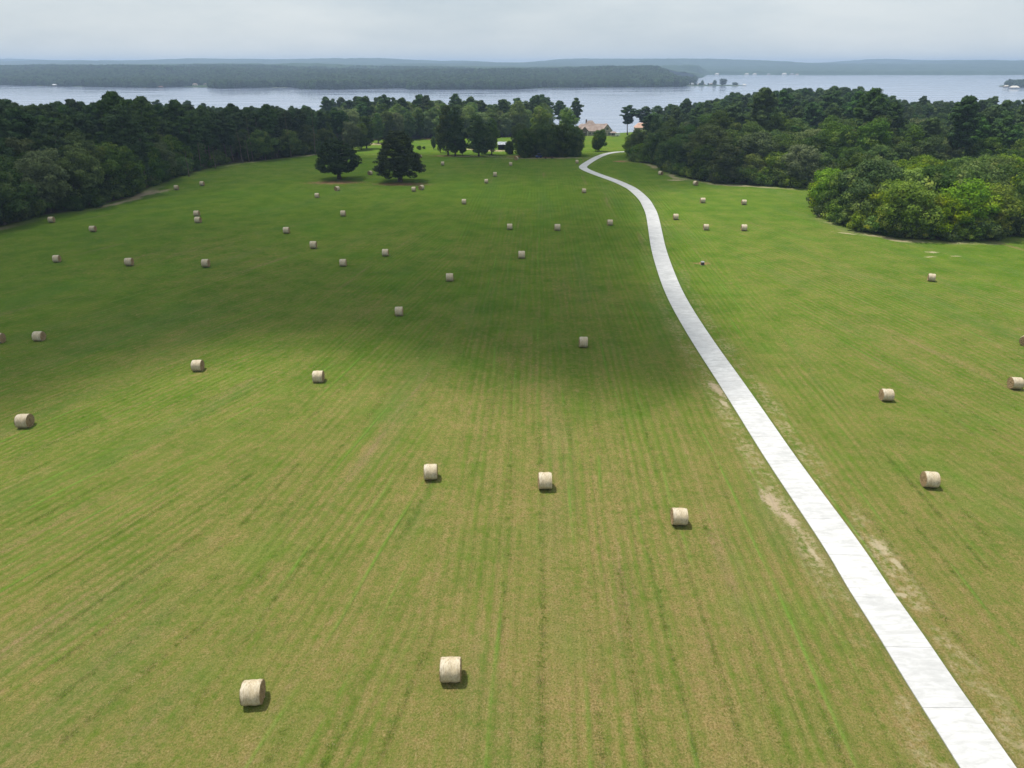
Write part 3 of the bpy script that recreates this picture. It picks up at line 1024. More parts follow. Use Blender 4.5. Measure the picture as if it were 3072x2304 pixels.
def scatter(key, poly, sp, seed):
    r = np.random.default_rng(seed)
    xs = [a for a, b in poly]; ys = [b for a, b in poly]
    x = np.arange(min(xs), max(xs), sp); y = np.arange(min(ys), max(ys), sp)
    X, Y = np.meshgrid(x, y)
    X = (X + r.uniform(-.45, .45, X.shape) * sp).reshape(-1); Y = (Y + r.uniform(-.45, .45, Y.shape) * sp).reshape(-1)
    m = inside(X, Y, poly) & (np.abs(X) < 0.665 * Y + 60)
    X, Y = X[m], Y[m]
    d = np.full(len(X), 1e9)
    for e in EDGES:
        d = np.minimum(d, dist_line(X, Y, e)[0])
    X, Y, d = X[d > 2.5], Y[d > 2.5], d[d > 2.5]
    for a, b, e in zip(X, Y, d):
        kk = MIX[key][r.integers(len(MIX[key]))]
        sc = r.uniform(0.8, 1.15)
        if key == 'R':
            # skyline: dark pines stand high over the middle of the right-hand wood
            s = a / b
            if b > 560 and 0.28 < s < 0.46: kk = 'pine'; sc = r.uniform(0.9, 1.02)
            if b < 420 and e < 12 and kk in ('pine', 'tall', 'oak'): kk = 'dense'
            if b < 420 and e < 30 and kk == 'pine': kk = 'oak'
            if s < 0.25 and b < 480: sc *= 0.85
            if s > 0.5: sc *= 0.95
        if key == 'L':
            if b > 620: kk = ['oak', 'tall', 'lime', 'oak', 'pine'][r.integers(5)]
            if b < 230 and e < 35 and r.random() < 0.5: kk = ['grey', 'oak'][r.integers(2)]
            if b < 300 and e < 9: kk = ['dense', 'oak', 'grey', 'pine'][r.integers(4)]
        if key == 'L' and b > 260: sc *= 1 - 0.38 * min(1, (b - 260) / 190)
        if key == 'C': sc *= 0.93
        if key == 'R':
            if s < 0.29 and b > 330: sc *= 0.72 + 0.28 * max(0.0, (s - 0.22) / 0.07) if b > 420 else 0.85
            if s > 0.47 and b > 330: sc *= 0.74
            elif s > 0.29 and b > 400: sc *= 0.92
        cands.append((math.hypot(a, b), key, kk, a, b, sc, r.uniform(0, 6.28), e))


scatter('L', L_POLY, 6.6, 1)
scatter('C', C_POLY, 7.4, 2)
scatter('R', R_POLY, 7.4, 3)
scatter('K', K_POLY, 6.0, 4)
cands.sort()
LOOK = {'pine': "dark pine", 'oak': "round green tree", 'tall': "slender tall tree", 'grey': "dusty grey-green oak",
        'lime': "bright yellow-green tree", 'yellow': "broad yellow-green tree", 'dense': "dense low-skirted tree", 'soft': "soft green upright tree"}


def where(key, a, b, e):
    """what the tree stands near, in words, and how deep in the wood it is"""
    s = a / b
    if key == 'L':
        z = ("beside the left border" if s < -0.55 else "above the leftmost bale" if s < -0.44 else "left of the soil strip" if s < -0.36
             else "behind the soil strip" if s < -0.30 else "left of the broad cedar" if s < -0.24 else "behind the broad cedar")
        w = "left wood"
    elif key == 'C':
        z = "behind the lone cedars" if s < -0.12 else "behind the front-row trees" if s < -0.02 else "behind the dark clump"
        w = "lakeside wood"
    elif key == 'R':
        z = ("nearest the driveway bend" if s < 0.19 else "near the brown bale" if s < 0.25 else "above the grey bale" if s < 0.32
             else "above the square of bales" if s < 0.40 else "just behind the thicket" if s < 0.52 else "towards the right border")
        w = "right wood"
    else:
        z = "at its left tip" if s < 0.46 else "left of its middle" if s < 0.53 else "in its middle" if s < 0.60 else "towards the right border"
        w = "sunlit thicket"
    d = "front row" if e < 9 else "second row" if e < 18 else "third row" if e < 30 else "deep part" if b < 300 else "far part" if b < 420 else "farthest part"
    if key == 'C': d = "near side" if b < 560 else "lake side"
    return z, d, w


cnt = {'pine': 0, 'broad': 0}
rest = []
for (dd, key, kk, a, b, sc, rz, e) in cands:
    fam = 'pine' if kk == 'pine' else 'broad'
    vis = abs(a) < 0.665 * b + 4
    if cnt[fam] < 290 and vis and (e < 45 or key == 'K' or fam == 'pine'):
        cnt[fam] += 1
        z_, d_, w_ = where(key, a, b, e)
        lb = "%s, %s of the %s, %s" % (LOOK[kk], d_, w_, z_)
        plant(kk, a, b, sc, rz, lb, "tree", "trees: " + lb)
    else:
        rest.append((kk, a, b, sc, rz))
print("trees", len(cands), cnt, "rest", len(rest))


def instanced(name, pts, meshes, label=None, cat=None):
    """one 'stuff' object: points carrying which tree, its turn and its size"""
    me = bpy.data.meshes.new(name)
    me.vertices.add(len(pts))
    co = np.array([(p[1], p[2], hz(p[1], p[2]) if len(p) < 7 else p[6]) for p in pts], np.float32)
    me.vertices.foreach_set("co", co.reshape(-1))
    for nm, tp, vals in (("which", 'INT', [p[0] for p in pts]), ("size", 'FLOAT', [p[3] for p in pts]), ("turn", 'FLOAT', [p[4] for p in pts])):
        at = me.attributes.new(nm, tp, 'POINT')
        at.data.foreach_set("value", vals)
    o = link(name, me)
    src = bpy.data.collections.new(name + "_kinds")
    for i_, ms in enumerate(meshes):
        q = bpy.data.objects.new("k%02d" % i_, ms)
        src.objects.link(q)
    ng = bpy.data.node_groups.new(name + "_scatter", 'GeometryNodeTree')
    ng.interface.new_socket("Geometry", in_out='INPUT', socket_type='NodeSocketGeometry')
    ng.interface.new_socket("Geometry", in_out='OUTPUT', socket_type='NodeSocketGeometry')
    N, Lk = ng.nodes, ng.links
    gi = N.new("NodeGroupInput"); go = N.new("NodeGroupOutput")
    m2p = N.new("GeometryNodeMeshToPoints")
    ci = N.new("GeometryNodeCollectionInfo")
    ci.inputs["Collection"].default_value = src
    ci.inputs["Separate Children"].default_value = True
    ci.inputs["Reset Children"].default_value = True
    iop = N.new("GeometryNodeInstanceOnPoints")
    iop.inputs["Pick Instance"].default_value = True
    Lk.new(gi.outputs[0], m2p.inputs["Mesh"])
    Lk.new(m2p.outputs[0], iop.inputs["Points"])
    Lk.new(ci.outputs[0], iop.inputs["Instance"])

    def at(nm, tp):
        x = N.new("GeometryNodeInputNamedAttribute"); x.data_type = tp; x.inputs["Name"].default_value = nm
        return x.outputs["Attribute"]
    Lk.new(at("which", 'INT'), iop.inputs["Instance Index"])
    Lk.new(at("size", 'FLOAT'), iop.inputs["Scale"])
    cx = N.new("ShaderNodeCombineXYZ"); Lk.new(at("turn", 'FLOAT'), cx.inputs[2])
    e2r = N.new("FunctionNodeEulerToRotation"); Lk.new(cx.outputs[0], e2r.inputs[0])
    Lk.new(e2r.outputs[0], iop.inputs["Rotation"])
    Lk.new(iop.outputs[0], go.inputs[0])
    md = o.modifiers.new("scatter", 'NODES'); md.node_group = ng
    tag(o, label, cat, kind="stuff")
    return o


def joined(kind, i_):
    """crown and trunk of a prototype as one mesh (for the deep wood)"""
    crown, tr = PROTO[kind][i_]
    import bmesh
    bm = bmesh.new()
    bm.from_mesh(crown)
    n0 = len(bm.faces)
    bm.from_mesh(tr)
    bm.faces.ensure_lookup_table()
    for f in bm.faces[n0:]:
        f.material_index = 1
    me = bpy.data.meshes.new(kind + "_whole")
    bm.to_mesh(me); bm.free()
    me.materials.append(crown.materials[0]); me.materials.append(tr.materials[0])
    return me


KINDS = []
KIDX = {}
for kd in ('oak', 'pine', 'tall', 'grey', 'lime', 'yellow', 'dense', 'soft'):
    for i_ in range(len(PROTO[kd])):
        KIDX.setdefault(kd, []).append(len(KINDS))
        KINDS.append(joined(kd, i_))
pts = [(random.choice(KIDX[kk]), a, b, sc, rz) for (kk, a, b, sc, rz) in rest]
instanced("deep_wood", pts, KINDS, "close-packed mixed trees making up the depth of the lakeside woods", "woodland")

# undergrowth along the feet of the woods
def along(line, step, off, jitter, seed):
    r = random.Random(seed)
    pl = np.array(line)
    seg = np.linalg.norm(np.diff(pl, axis=0), axis=1); cum = np.concatenate([[0], np.cumsum(seg)])
    s = 0
    while s < cum[-1]:
        x = float(np.interp(s, cum, pl[:, 0])); y = float(np.interp(s, cum, pl[:, 1]))
        j = min(len(seg) - 1, int(np.searchsorted(cum, s, 'right')) - 1)
        t = (pl[j + 1] - pl[j]) / seg[j]; nrm = np.array([-t[1], t[0]])
        o = off + r.uniform(-jitter, jitter)
        yield x + nrm[0] * o, y + nrm[1] * o, r
        s += step * r.uniform(0.7, 1.3)


for x, y, r in along(L_EDGE, 5.0, 4.2, 1.3, 5):
    if y > 300 and r.random() < 0.55: continue
    z_ = where('L', x, y, 0)[0]
    plant('bush', x, y, r.uniform(0.7, 1.15), r.uniform(0, 6), "dark shrub at the foot of the shaded left wood, " + z_, "shrub", "shrubs under the left wood, " + z_, idx=0)
for x, y, r in along(R_EDGE, 5.5, 4.2, 1.2, 6):
    plant('bush', x, y, r.uniform(0.7, 1.1), r.uniform(0, 6), "leafy shrub at the foot of the right wood, " + where('R', x, y, 0)[0], "shrub", "shrubs under the right wood, " + where('R', x, y, 0)[0], idx=r.choice([0, 0, 1]))
for x, y, r in along(K_EDGE, 3.6, 3.0, 0.8, 7):
    plant('bush', x, y, r.uniform(0.8, 1.25), r.uniform(0, 6), "vine-covered green shrub skirting the sunlit thicket, " + where('K', x, y, 0)[0], "shrub", "shrubs skirting the thicket, " + where('K', x, y, 0)[0], idx=r.choice([0, 0, 1]))

# ------------------------------------------------------------------ trees that can be pointed at one by one
def special(kind, px, py, h, w, label, cat="tree", idx=None, name=None, seed=0, rz=None):
    x, y = P(px, py)
    v = PROTO[kind]
    i_ = idx if idx is not None else 0
    crown = v[i_][0]
    bb = np.empty(len(crown.vertices) * 3, np.float32); crown.vertices.foreach_get("co", bb); bb = bb.reshape(-1, 3)
    Hc = bb[:, 2].max(); Wc = bb[:, 0].max() - bb[:, 0].min()
    o = plant(kind, x, y, 1.0, rz if rz is not None else px * 0.37, label, cat, idx=i_, name=name)
    o.scale = (w / Wc, w / Wc, h / Hc)
    return o


special('tall', 1345, 466, 23.5, 16, "tall dark full-crowned tree at the left end of the shaded front row", idx=1)
special('tall', 1366, 469, 21.5, 13, "dark tree leaning against the tallest one in the front row", idx=0)
special('oak', 1322, 458, 14, 7, "slim leaning tree left of the tallest front-row tree", idx=1)
special('tall', 1436, 469, 19.5, 14, "dark tree with drooping skirt, middle of the front row over red soil", idx=0)
special('tall', 1475, 465, 17.5, 11, "narrow dark tree just left of the open shed", idx=1)
special('dense', 1455, 462, 13, 7, "low dark tree filling the gap left of the open shed", idx=1)
special('oak', 1388, 466, 8, 6.0, "small spreading dark tree between two tall front-row trees", idx=2)
special('oak', 1301, 448, 7, 3.6, "thin young tree standing alone on the sunlit grass before the front row", name="sapling", idx=1)
special('dense', 1575, 472, 13.5, 12, "low dense dark tree right of the open shed", idx=0)
special('grey', 1560, 466, 15, 11, "dull green rounded tree behind the dense one right of the shed", idx=1)
special('dense', 1638, 471, 15.5, 14, "large black-green tree over the blue cart", idx=2)
special('dense', 1680, 471, 15.5, 14, "large black-green tree in the middle of the dark clump by the drive", idx=0)
special('dense', 1716, 469, 14.5, 13, "outermost dark tree of the clump, nearest the white driveway", idx=2)
special('soft', 1620, 440, 22, 14, "tall tree rising behind the dark clump by the drive", idx=0)
special('soft', 1700, 438, 21, 14, "tall tree at the back of the dark clump by the drive", idx=1)
special('oak', 1797, 454, 11.5, 10, "small sunlit tree on the lawn before the stone house", idx=1)
special('oak', 1787, 455, 8, 6, "low feathery tree joined to the left of the lawn tree", idx=0)
special('dense', 1529, 462, 6.5, 5.5, "small dark tree before the right half of the open shed", idx=2)
special('dense', 1600, 468, 13, 12, "dark green tree joining the shed-side tree to the clump by the drive", idx=1)
special('dense', 1660, 466, 15, 14, "dark tree behind the two flat trailers", idx=0)
special('dense', 1724, 464, 14, 9, "darkest rounded tree at the far right of the clump by the drive", idx=2)
special('gold', 2962, 640, 12.5, 7, "small golden-yellow tree top poking out of the sunlit thicket", idx=0)
LW = ["behind the gap between the cedars, against the left wood", "just right of the broad cedar's top", "behind the broad cedar's right side", "left of the tall cedar, where the lawn opens",
      "directly left of the tall cedar's tip", "hidden by the tall cedar's tip", "right of the tall cedar's tip", "with the bare stem right of the tall cedar", "behind the thin young tree",
      "behind the tallest front-row tree", "beyond the tall cedar, farther back", "right of the tallest front-row tree, far back", "seen through the middle front-row gap", "left of the thin young tree, far back", "beyond the gap left of the tall cedar, farthest back"]
for j, (px, py, h, w) in enumerate([(1100, 446, 17, 12), (1085, 450, 14, 11), (1060, 452, 15, 11), (1135, 430, 17, 12), (1166, 426, 18, 12), (1195, 424, 17, 11), (1230, 420, 17, 11), (1262, 418, 19, 9), (1302, 404, 18, 11), (1345, 404, 16, 10), (1215, 412, 19, 12), (1395, 408, 15, 12), (1430, 402, 17, 12), (1275, 404, 18, 12), (1160, 412, 18, 11)]):
    special(['tall', 'oak', 'grey'][j % 3], px, py, h, w, ["slender", "round", "grey-green"][j % 3] + " tree on the mown grass, " + LW[j], idx=j % 2)
# high pines on the skyline
SKY = [(978, 288, 600, "left one of a pair of pines standing above the left wood skyline"), (1022, 290, 610, "right one of a pair of pines standing above the left wood skyline"),
       (1550, 292, 640, "pine with a gap below its crown on the central skyline"), (1730, 292, 600, "tall bare-stemmed pine at the right end of the lakeside wood"),
       (1680, 300, 600, "pine just left of the bare-stemmed one at the lakeside wood's end"), (1605, 286, 640, "broad pine top on the central skyline"), (1640, 290, 640, "round pine top on the central skyline"),
       (470, 298, 700, "round dark pine top by itself on the far left skyline"), (560, 300, 700, "broadest dark pine top on the left skyline"), (610, 308, 690, "pine top right of the broadest one on the left skyline"), (370, 300, 720, "pine top above the left wood, left of the round one"),
       (1888, 314, 560, "wide-spreading pine at the left tip of the right wood, before the lake"), (1935, 318, 565, "second pine at the left tip of the right wood"), (1975, 316, 570, "third pine at the left tip of the right wood"), (2020, 312, 575, "fourth pine at the left tip of the right wood"),
       (2500, 276, 640, "dark pine in the high row on the right skyline"), (2560, 276, 645, "dark pine near the end of the high row on the right skyline"), (2605, 272, 640, "tallest dome-topped pine ending the high row on the right skyline"),
       (2660, 306, 560, "pine just right of the dome-topped one"), (2745, 304, 560, "feathery tree on the right skyline"), (2825, 300, 560, "lone feathery pine tip on the right skyline")]
for j, (px, py, D, lab) in enumerate(SKY):
    u = (px - 1536.0) / F; v = (1152.0 - py) / F
    dx, dy, dz = u, CP + v * SP, -SP + v * CP
    t = D / dy
    x, y, ztop = dx * t, D, CAM_Z + dz * t
    h = max(14, ztop - hz(x, y))
    crown = PROTO['pine'][j % 4][0]
    zc = max(vv.co.z for vv in crown.vertices)
    o = plant('pine', x, y, 1.0, j * 1.3, lab, "tree", idx=j % 4)
    w = 1.75 if 1850 < px < 2050 else 1.3 if 1850 < px < 2700 or px < 640 else 1.1
    o.scale = (w * h / zc * 0.95, w * h / zc * 0.95, h / zc)

# bleached dead trunks along the left wood
for j, (px, py, h) in enumerate([(722, 488, 15), (742, 486, 12), (753, 484, 19), (790, 480, 14), (868, 473, 20), (640, 506, 9), (942, 466, 21), (560, 530, 10)]):
    x, y = P(px, py)
    root = empty("dead_tree", (x + 1, y, hz(x, y)), j)
    mb = MB(); limbs(mb, 0, h, 0.17, 6, 2.2, 0.5, 200 + j, 0.5, start=0.45)
    mb.build("trunk", M['pine_bark'], root, True)
    tag(root, "bare pale trunk standing at the front of the shaded left wood", "dead tree", "bare trunks at the left wood's edge")

# low bushes on the mown grass
for (px, py, s, lab) in ((1258, 449, 0.35, "larger of two low bushes on the grass behind the tall cedar"), (1272, 447, 0.24, "smaller of two low bushes on the grass behind the tall cedar")):
    x, y = P(px, py)
    plant('bush', x, y, s, 1.0, lab, "bush", idx=0)

# ------------------------------------------------------------------ the far shore
def blob_mesh(name, seed, n=230):
    bl = []
    r = random.Random(seed)
    for k in range(9):
        a = k * 2.4
        bl.append((math.cos(a) * 4, math.sin(a) * 4, r.uniform(3, 12), r.uniform(2.6, 4), r.uniform(2.6, 4), r.uniform(2.5, 3.8)))
    bl.append((0, 0, 12, 4, 4, 4)); bl.append((0, 0, 6, 6, 6, 6))
    q, t = leaves(bl, 0.42, 2.7, 1.1, 0.3, seed)
    return quads_mesh(name, q, M['far'], t)


far_k = [blob_mesh("far_tree", 300 + k) for k in range(4)]
r = np.random.default_rng(55)
FP = []
n = 72000
Y = 1960 + (r.random(n) ** 1.35) * 1900
X = (r.random(n) * 2 - 1) * 0.86 * Y
S = X / Y
yf = far_shore(S)
keep = (Y > yf + 6) & (S < 0.60) & ~((S > 0.238) & (Y < 4500)) & (Y < yf + 60 + np.maximum(0.0, 0.243 - S) * 16000)
# clearings by the water
clr = ((S > -0.418) & (S < -0.392) & (Y < 2340)) | (vnoise(X / 160, Y / 160, 21) > 0.86)
keep &= ~clr
X, Y = X[keep], Y[keep]
for a, b in zip(X, Y):
    FP.append((int(r.integers(4)), a, b, float(r.uniform(0.6, 1.05) + 0.55 * vnoise(a / 130, b / 130, 44)), float(r.uniform(0, 6.28))))
m = 0
for k in range(230):
    s = r.uniform(0.60, 0.72); b = r.uniform(2180, 2460); a = s * b
    if s > 0.641: FP.append((int(r.integers(4)), a, b, float(r.uniform(0.7, 1.1)), 0.0))
for k in range(24):
    s = r.uniform(0.222, 0.268); b = r.uniform(2365, 2420)
    FP.append((int(r.integers(4)), s * b, b, float(r.uniform(0.2, 0.42)), 1.0))
print("far trees", len(FP))
instanced("far_wood", FP, far_k, "hazy continuous wood covering the far shore of the lake", "woodland")

# the remotest country reads as one rolling canopy
cx_ = np.arange(-8800, 8801, 45.0); cy2 = np.arange(3700, 11400, 70.0)
CX, CY = np.meshgrid(cx_, cy2)
rr_ = np.random.default_rng(8)
CX = CX + rr_.uniform(-14, 14, CX.shape); CY = CY + rr_.uniform(-20, 20, CY.shape)
CS = CX / CY
on = sst((CY - far_shore(CS)) / 40.0)
CZ = height(CX, CY) - 4 + on * (16 + 9 * rr_.random(CX.shape))
canopy = link("distant_canopy", grid_mesh("distant_canopy", CX, CY, CZ, M['far'], {"tint": rr_.random(CX.shape)}))
tag(canopy, "blue rolling treetops of the remotest hills on the horizon", "woodland", kind="stuff")
for pgn in canopy.data.polygons: pgn.use_smooth = False

for j, (px, py, w, h, lab) in enumerate([(2113, 252, 8, 14, "thin tree nearest the wood on the far spit"), (2150, 252, 9, 15, "square-topped tree in the middle of the far spit"), (2176, 254, 20, 18, "largest round tree on the far spit"), (2212, 256, 16, 8, "low spreading tree near the tip of the far spit")]):
    s = (px - 1536) / 2337.0; b = 2385.0; a = s * b
    o = empty("broadleaf_tree", (a, b, hz(a, b)))
    o.scale = (w / 13, w / 13, h / 16)
    link("crown", far_k[j % 4], o)
    link("trunk", PROTO['oak'][0][1], o)
    tag(o, lab, "tree")


def small_house(a, b, w, dpt, hgt, wallm, roofm, label, name="house", cat="house", stilts=False, rz=0.0):
    z = max(hz(a, b), WATER)
    root = empty(name, (a, b, z), rz)
    mb = MB()
    if stilts:
        for sx in (-1, 0, 1):
            for sy in (-1, 1):
                mb.box(sx * w * 0.45 - 0.2, sx * w * 0.45 + 0.2, sy * dpt * 0.42 - 0.2, sy * dpt * 0.42 + 0.2, -2.5, hgt)
        mb.box(-w / 2, w / 2, -dpt / 2, dpt / 2, 0.7, 0.95)
        mb.build("deck", wallm, root)
    else:
        mb.box(-w / 2, w / 2, -dpt / 2, dpt / 2, -0.5, hgt)
        mb.build("wall", wallm, root)
        for k in (-1, 1):
            mb = MB(); mb.box(k * w * 0.25 - 0.8, k * w * 0.25 + 0.8, -dpt / 2 - 0.05, -dpt / 2 - 0.003, 1.0, 2.4)
            mb.build("window", M['glass'], root)
    mb = MB()
    e = 0.6; rh = hgt + min(w, dpt) * 0.32
    mb.add([(-w / 2 - e, -dpt / 2 - e, hgt), (w / 2 + e, -dpt / 2 - e, hgt), (w / 2 + e, dpt / 2 + e, hgt), (-w / 2 - e, dpt / 2 + e, hgt), (-w * 0.3, 0, rh), (w * 0.3, 0, rh)],
           [(0, 1, 5, 4), (1, 2, 5), (2, 3, 4, 5), (3, 0, 4), (0, 3, 2, 1)])
    mb.build("roof", roofm, root)
    tag(root, label, cat)
    return root


def at_far(px, dist):
    return ((px - 1536) / 2337.0 * dist, dist)


WW, MR = M['trim'], M['metal_roof']
for (px, D, w, wm, rm, lab, nm, cat, st) in [
        (149, 2295, 16, M['dock'], MR, "pale roofed boathouse on the far left shore", "boathouse", "boathouse", True),
        (200, 2320, 12, WW, M['peach'], "small pale house among trees near the far left boathouse", "house", "house", False),
        (470, 2122, 14, M['dock'], M['rust'], "brown roofed boathouse left of the far shore clearing", "boathouse", "boathouse", True),
        (575, 2330, 16, WW, M['roof'], "left house on the pale clearing of the far shore", "house", "house", False),
        (605, 2350, 14, M['stone'], M['roof'], "right house on the pale clearing of the far shore", "house", "house", False),
        (2080, 2372, 16, WW, M['metal_roof'], "long low pale house near the base of the far spit", "house", "house", False),
        (2104, 2395, 12, WW, M['roof'], "white gabled house between trees on the far spit", "house", "house", False),
        (2118, 2395, 11, WW, MR, "narrow white house beside the thin tree on the far spit", "house", "house", False),
        (2139, 2392, 12, M['stone'], M['roof'], "brown house in the middle of the far spit", "house", "house", False),
        (2241, 2360, 12, M['dock'], WW, "white roofed boathouse off the tip of the far spit", "boathouse", "boathouse", True),
        (2244, 4790, 26, WW, WW, "leftmost white house on the remotest shore", "house", "house", False),
        (2268, 4790, 26, WW, WW, "second white house on the remotest shore", "house", "house", False),
        (2310, 4790, 22, M['stone'], MR, "greyish house between white ones on the remotest shore", "house", "house", False),
        (2357, 4785, 30, WW, WW, "widest white house on the remotest shore", "house", "house", False),
        (2380, 4785, 26, M['stone'], MR, "grey roofed house right of the widest white one on the remotest shore", "house", "house", False),
        (2396, 4785, 18, WW, M['peach'], "pinkish house at the end of the row on the remotest shore", "house", "house", False),
        (2154, 4840, 26, WW, WW, "white house on the remotest shore just above the far spit", "house", "house", False)]:
    a, b = at_far(px, D)
    w *= 0.82
    small_house(a, b, w, w * 0.6, w * 0.22 + 1, wm, rm, lab, nm, cat, st)
# marina at the right edge
a, b = at_far(3062, 2060)
small_house(a, b, 20, 14, 3.6, M['dock'], WW, "white roofed boathouse on piles at the right edge of the lake", "boathouse", "boathouse", True)
a, b = at_far(3046, 2230)
root = empty("dock", (a, b, WATER))
mb = MB(); mb.box(-24, 26, -9, 9, 0.6, 1.4)
mb.build("deck", M['dock'], root)
for sx in (-20, -8, 4, 16):
    for sy in (-8, 8):
        mb = MB(); mb.box(sx - .3, sx + .3, sy - .3, sy + .3, -3, 0.6)
        mb.build("pile", M['dock'], root)
tag(root, "long brown dock reaching out from the wooded point at right", "dock")
for j, (px, D) in enumerate(((3038, 2195), (3054, 2275))):
    a, b = at_far(px, D)
    small_house(a, b, 15, 8, 3.4, M['dock'], WW, ["white roofed boat shelter in front of the brown dock", "white roofed boat shelter behind the brown dock"][j], "boat_shelter", "boat shelter", True)

# ------------------------------------------------------------------ stone house by the lake
hx, hy = P(1781, 407)
print("house", hx, hy, hz(hx, hy))
HZ = hz(hx, hy)
house = empty("stone_house", (hx, hy, HZ))
tag(house, "large stone house with brown shingle hip roof standing before the lake", "house")


def gable(mb, x0, x1, y0, y1, z0, ze, zr, mi=0):
    """walls with gable ends facing -y and +y"""
    xm = (x0 + x1) / 2
    mb.add([(x0, y0, z0), (x1, y0, z0), (x1, y0, ze), (xm, y0, zr), (x0, y0, ze), (x0, y1, z0), (x1, y1, z0), (x1, y1, ze), (xm, y1, zr), (x0, y1, ze)],
           [(0, 1, 2, 3, 4), (6, 5, 9, 8, 7), (1, 6, 7, 2), (5, 0, 4, 9)], mi)


def gable_roof(mb, x0, x1, y0, y1, ze, zr, e=0.45, th=0.22):
    xm = (x0 + x1) / 2
    k = (zr - ze) / (xm - x0)
    xa, xb = x0 - e, x1 + e
    za = ze - e * k
    for (p, q) in ((xa, xm), (xb, xm)):
        vs = [(p, y0 - e, za), (q, y0 - e, zr), (q, y1, zr), (p, y1, za)]
        vs2 = [(a, b, c + th) for a, b, c in vs]
        mb.add(vs + vs2, [(0, 1, 2, 3), (4, 7, 6, 5), (0, 4, 5, 1), (1, 5, 6, 2), (2, 6, 7, 3), (3, 7, 4, 0)])


def hip(mb, x0, x1, y0, y1, ze, zr, ridge0, ridge1, e=0.6):
    ym = (y0 + y1) / 2
    mb.add([(x0 - e, y0 - e, ze), (x1 + e, y0 - e, ze), (x1 + e, y1 + e, ze), (x0 - e, y1 + e, ze), (ridge0, ym, zr), (ridge1, ym, zr)],
           [(0, 1, 5, 4), (1, 2, 5), (2, 3, 4, 5), (3, 0, 4), (0, 3, 2, 1)])


mb = MB(); mb.box(-13.2, 13.0, 0, 13, -1, 3.1); mb.build("wall", M['stone'], house)
mb = MB(); mb.box(-9.6, -4.6, -3.2, -0.003, -1, 3.0); mb.build("porch_wall", M['brown_stone'], house)
mb = MB(); gable(mb, -9.9, -4.3, -3.4, 6, 3.003, 3.4, 6.3); mb.build("porch_gable", M['brown_stone'], house)
mb = MB(); gable_roof(mb, -9.9, -4.3, -3.6, 6, 3.4, 6.3); mb.build("porch_roof", M['roof'], house)
mb = MB(); gable(mb, 6.0, 12.9, -3.0, 8, -1, 4.0, 8.0); mb.build("wing_wall", M['stone'], house)
mb = MB(); gable_roof(mb, 6.0, 12.9, -3.0, 8, 4.0, 8.0); mb.build("wing_roof", M['roof'], house)
mb = MB(); hip(mb, -13.2, 13.0, 0.004, 13, 3.15, 7.8, -9.0, 9.5); mb.build("main_roof", M['roof'], house)
mb = MB(); hip(mb, -7.5, 4.5, 2.5, 14.5, 4.5, 9.9, -3.6, -0.5, 0.0); mb.build("upper_roof", M['roof'], house)
mb = MB(); mb.box(-5.4, -4.3, 9, 10, 6, 10.6); mb.build("chimney", M['brown_stone'], house)
mb = MB(); mb.box(-7.9, -6.3, -3.30, -3.203, 0, 2.5); dd_ = mb.build("door", M['door'], house)
mb = MB(); mb.box(-8.05, -6.15, -3.29, -3.206, 2.5, 2.65); mb.build("frame", M['trim'], dd_)
for x in (-9.3, -4.9):
    mb = MB(); mb.box(x - .25, x + .25, -4.2, -3.7, -0.5, 3.35); mb.build("porch_column", M['trim'], house)
mb = MB(); mb.box(-9.9, -4.3, -4.6, -3.5, -0.6, 0.12); mb.build("porch_step", M['trim'], house)


def window(x, z0, z1, y, w):
    mb = MB(); mb.box(x - w / 2, x + w / 2, y - 0.05, y - 0.003, z0, z1)
    o = mb.build("window", M['glass'], house)
    mb = MB()
    mb.box(x - w / 2 - .12, x - w / 2, y - 0.1, y - .004, z0, z1); mb.box(x + w / 2, x + w / 2 + .12, y - 0.1, y - .004, z0, z1)
    mb.box(x - w / 2 - .12, x + w / 2 + .12, y - 0.1, y - .004, z1, z1 + .14)
    mb.box(x - .04, x + .04, y - 0.08, y - .052, z0, z1)
    mb.build("frame", M['trim'], o)
    mb = MB(); mb.box(x - w / 2 - .2, x + w / 2 + .2, y - 0.2, y - .004, z0 - .14, z0); mb.build("sill", M['trim'], o)


window(9.45, 4.2, 6.0, -3.0, 1.7)
window(7.6, 0.7, 2.5, -3.0, 1.6)
window(11.2, 0.7, 2.5, -3.0, 1.8)
for x in (-11.6, -2.6, -0.3, 2.2, 4.6):
    window(x, 0.8, 2.4, 0.0, 1.3)

a, b = P(1840, 409)
o = small_house(a, b, 3.4, 3.0, 2.4, M['stone'], M['roof'], "tiny stone outbuilding right of the stone house", "outbuilding", "outbuilding")
a, b = P(1851, 409)
tr_ = empty("box_trailer", (a, b, hz(a, b)), 0.1)
mb = MB(); mb.box(-1.8, 1.8, -1.1, 1.1, 0.6, 2.6); mb.build("body", M['white_wood'], tr_)
for k in (-1, 1):
    mb = MB(); mb.tube([(0.2, k * 1.12 - .12, 0.38), (0.2, k * 1.12 + .12, 0.38)], [0.38, 0.38], 14); mb.build("wheel", M['rubber'], tr_)
mb = MB(); mb.tube([(-1.8, 0, 0.65), (-2.9, 0, 0.55)], [0.06, 0.05], 6); mb.build("drawbar", M['dark'], tr_)
tag(tr_, "white box trailer half hidden by dark trees right of the stone house", "trailer")

# peach-roofed house behind the pines
x, y = P(1925, 392)
hx2 = (1942 - 1536) / 2337 * 640 + 0.0
o = small_house(hx2, 640, 18, 12, 4.5, M['stone'], M['peach'], "house with peach coloured roof glimpsed behind the pines on the right", "house", "house")
o.scale = (0.75, 0.8, 0.95)

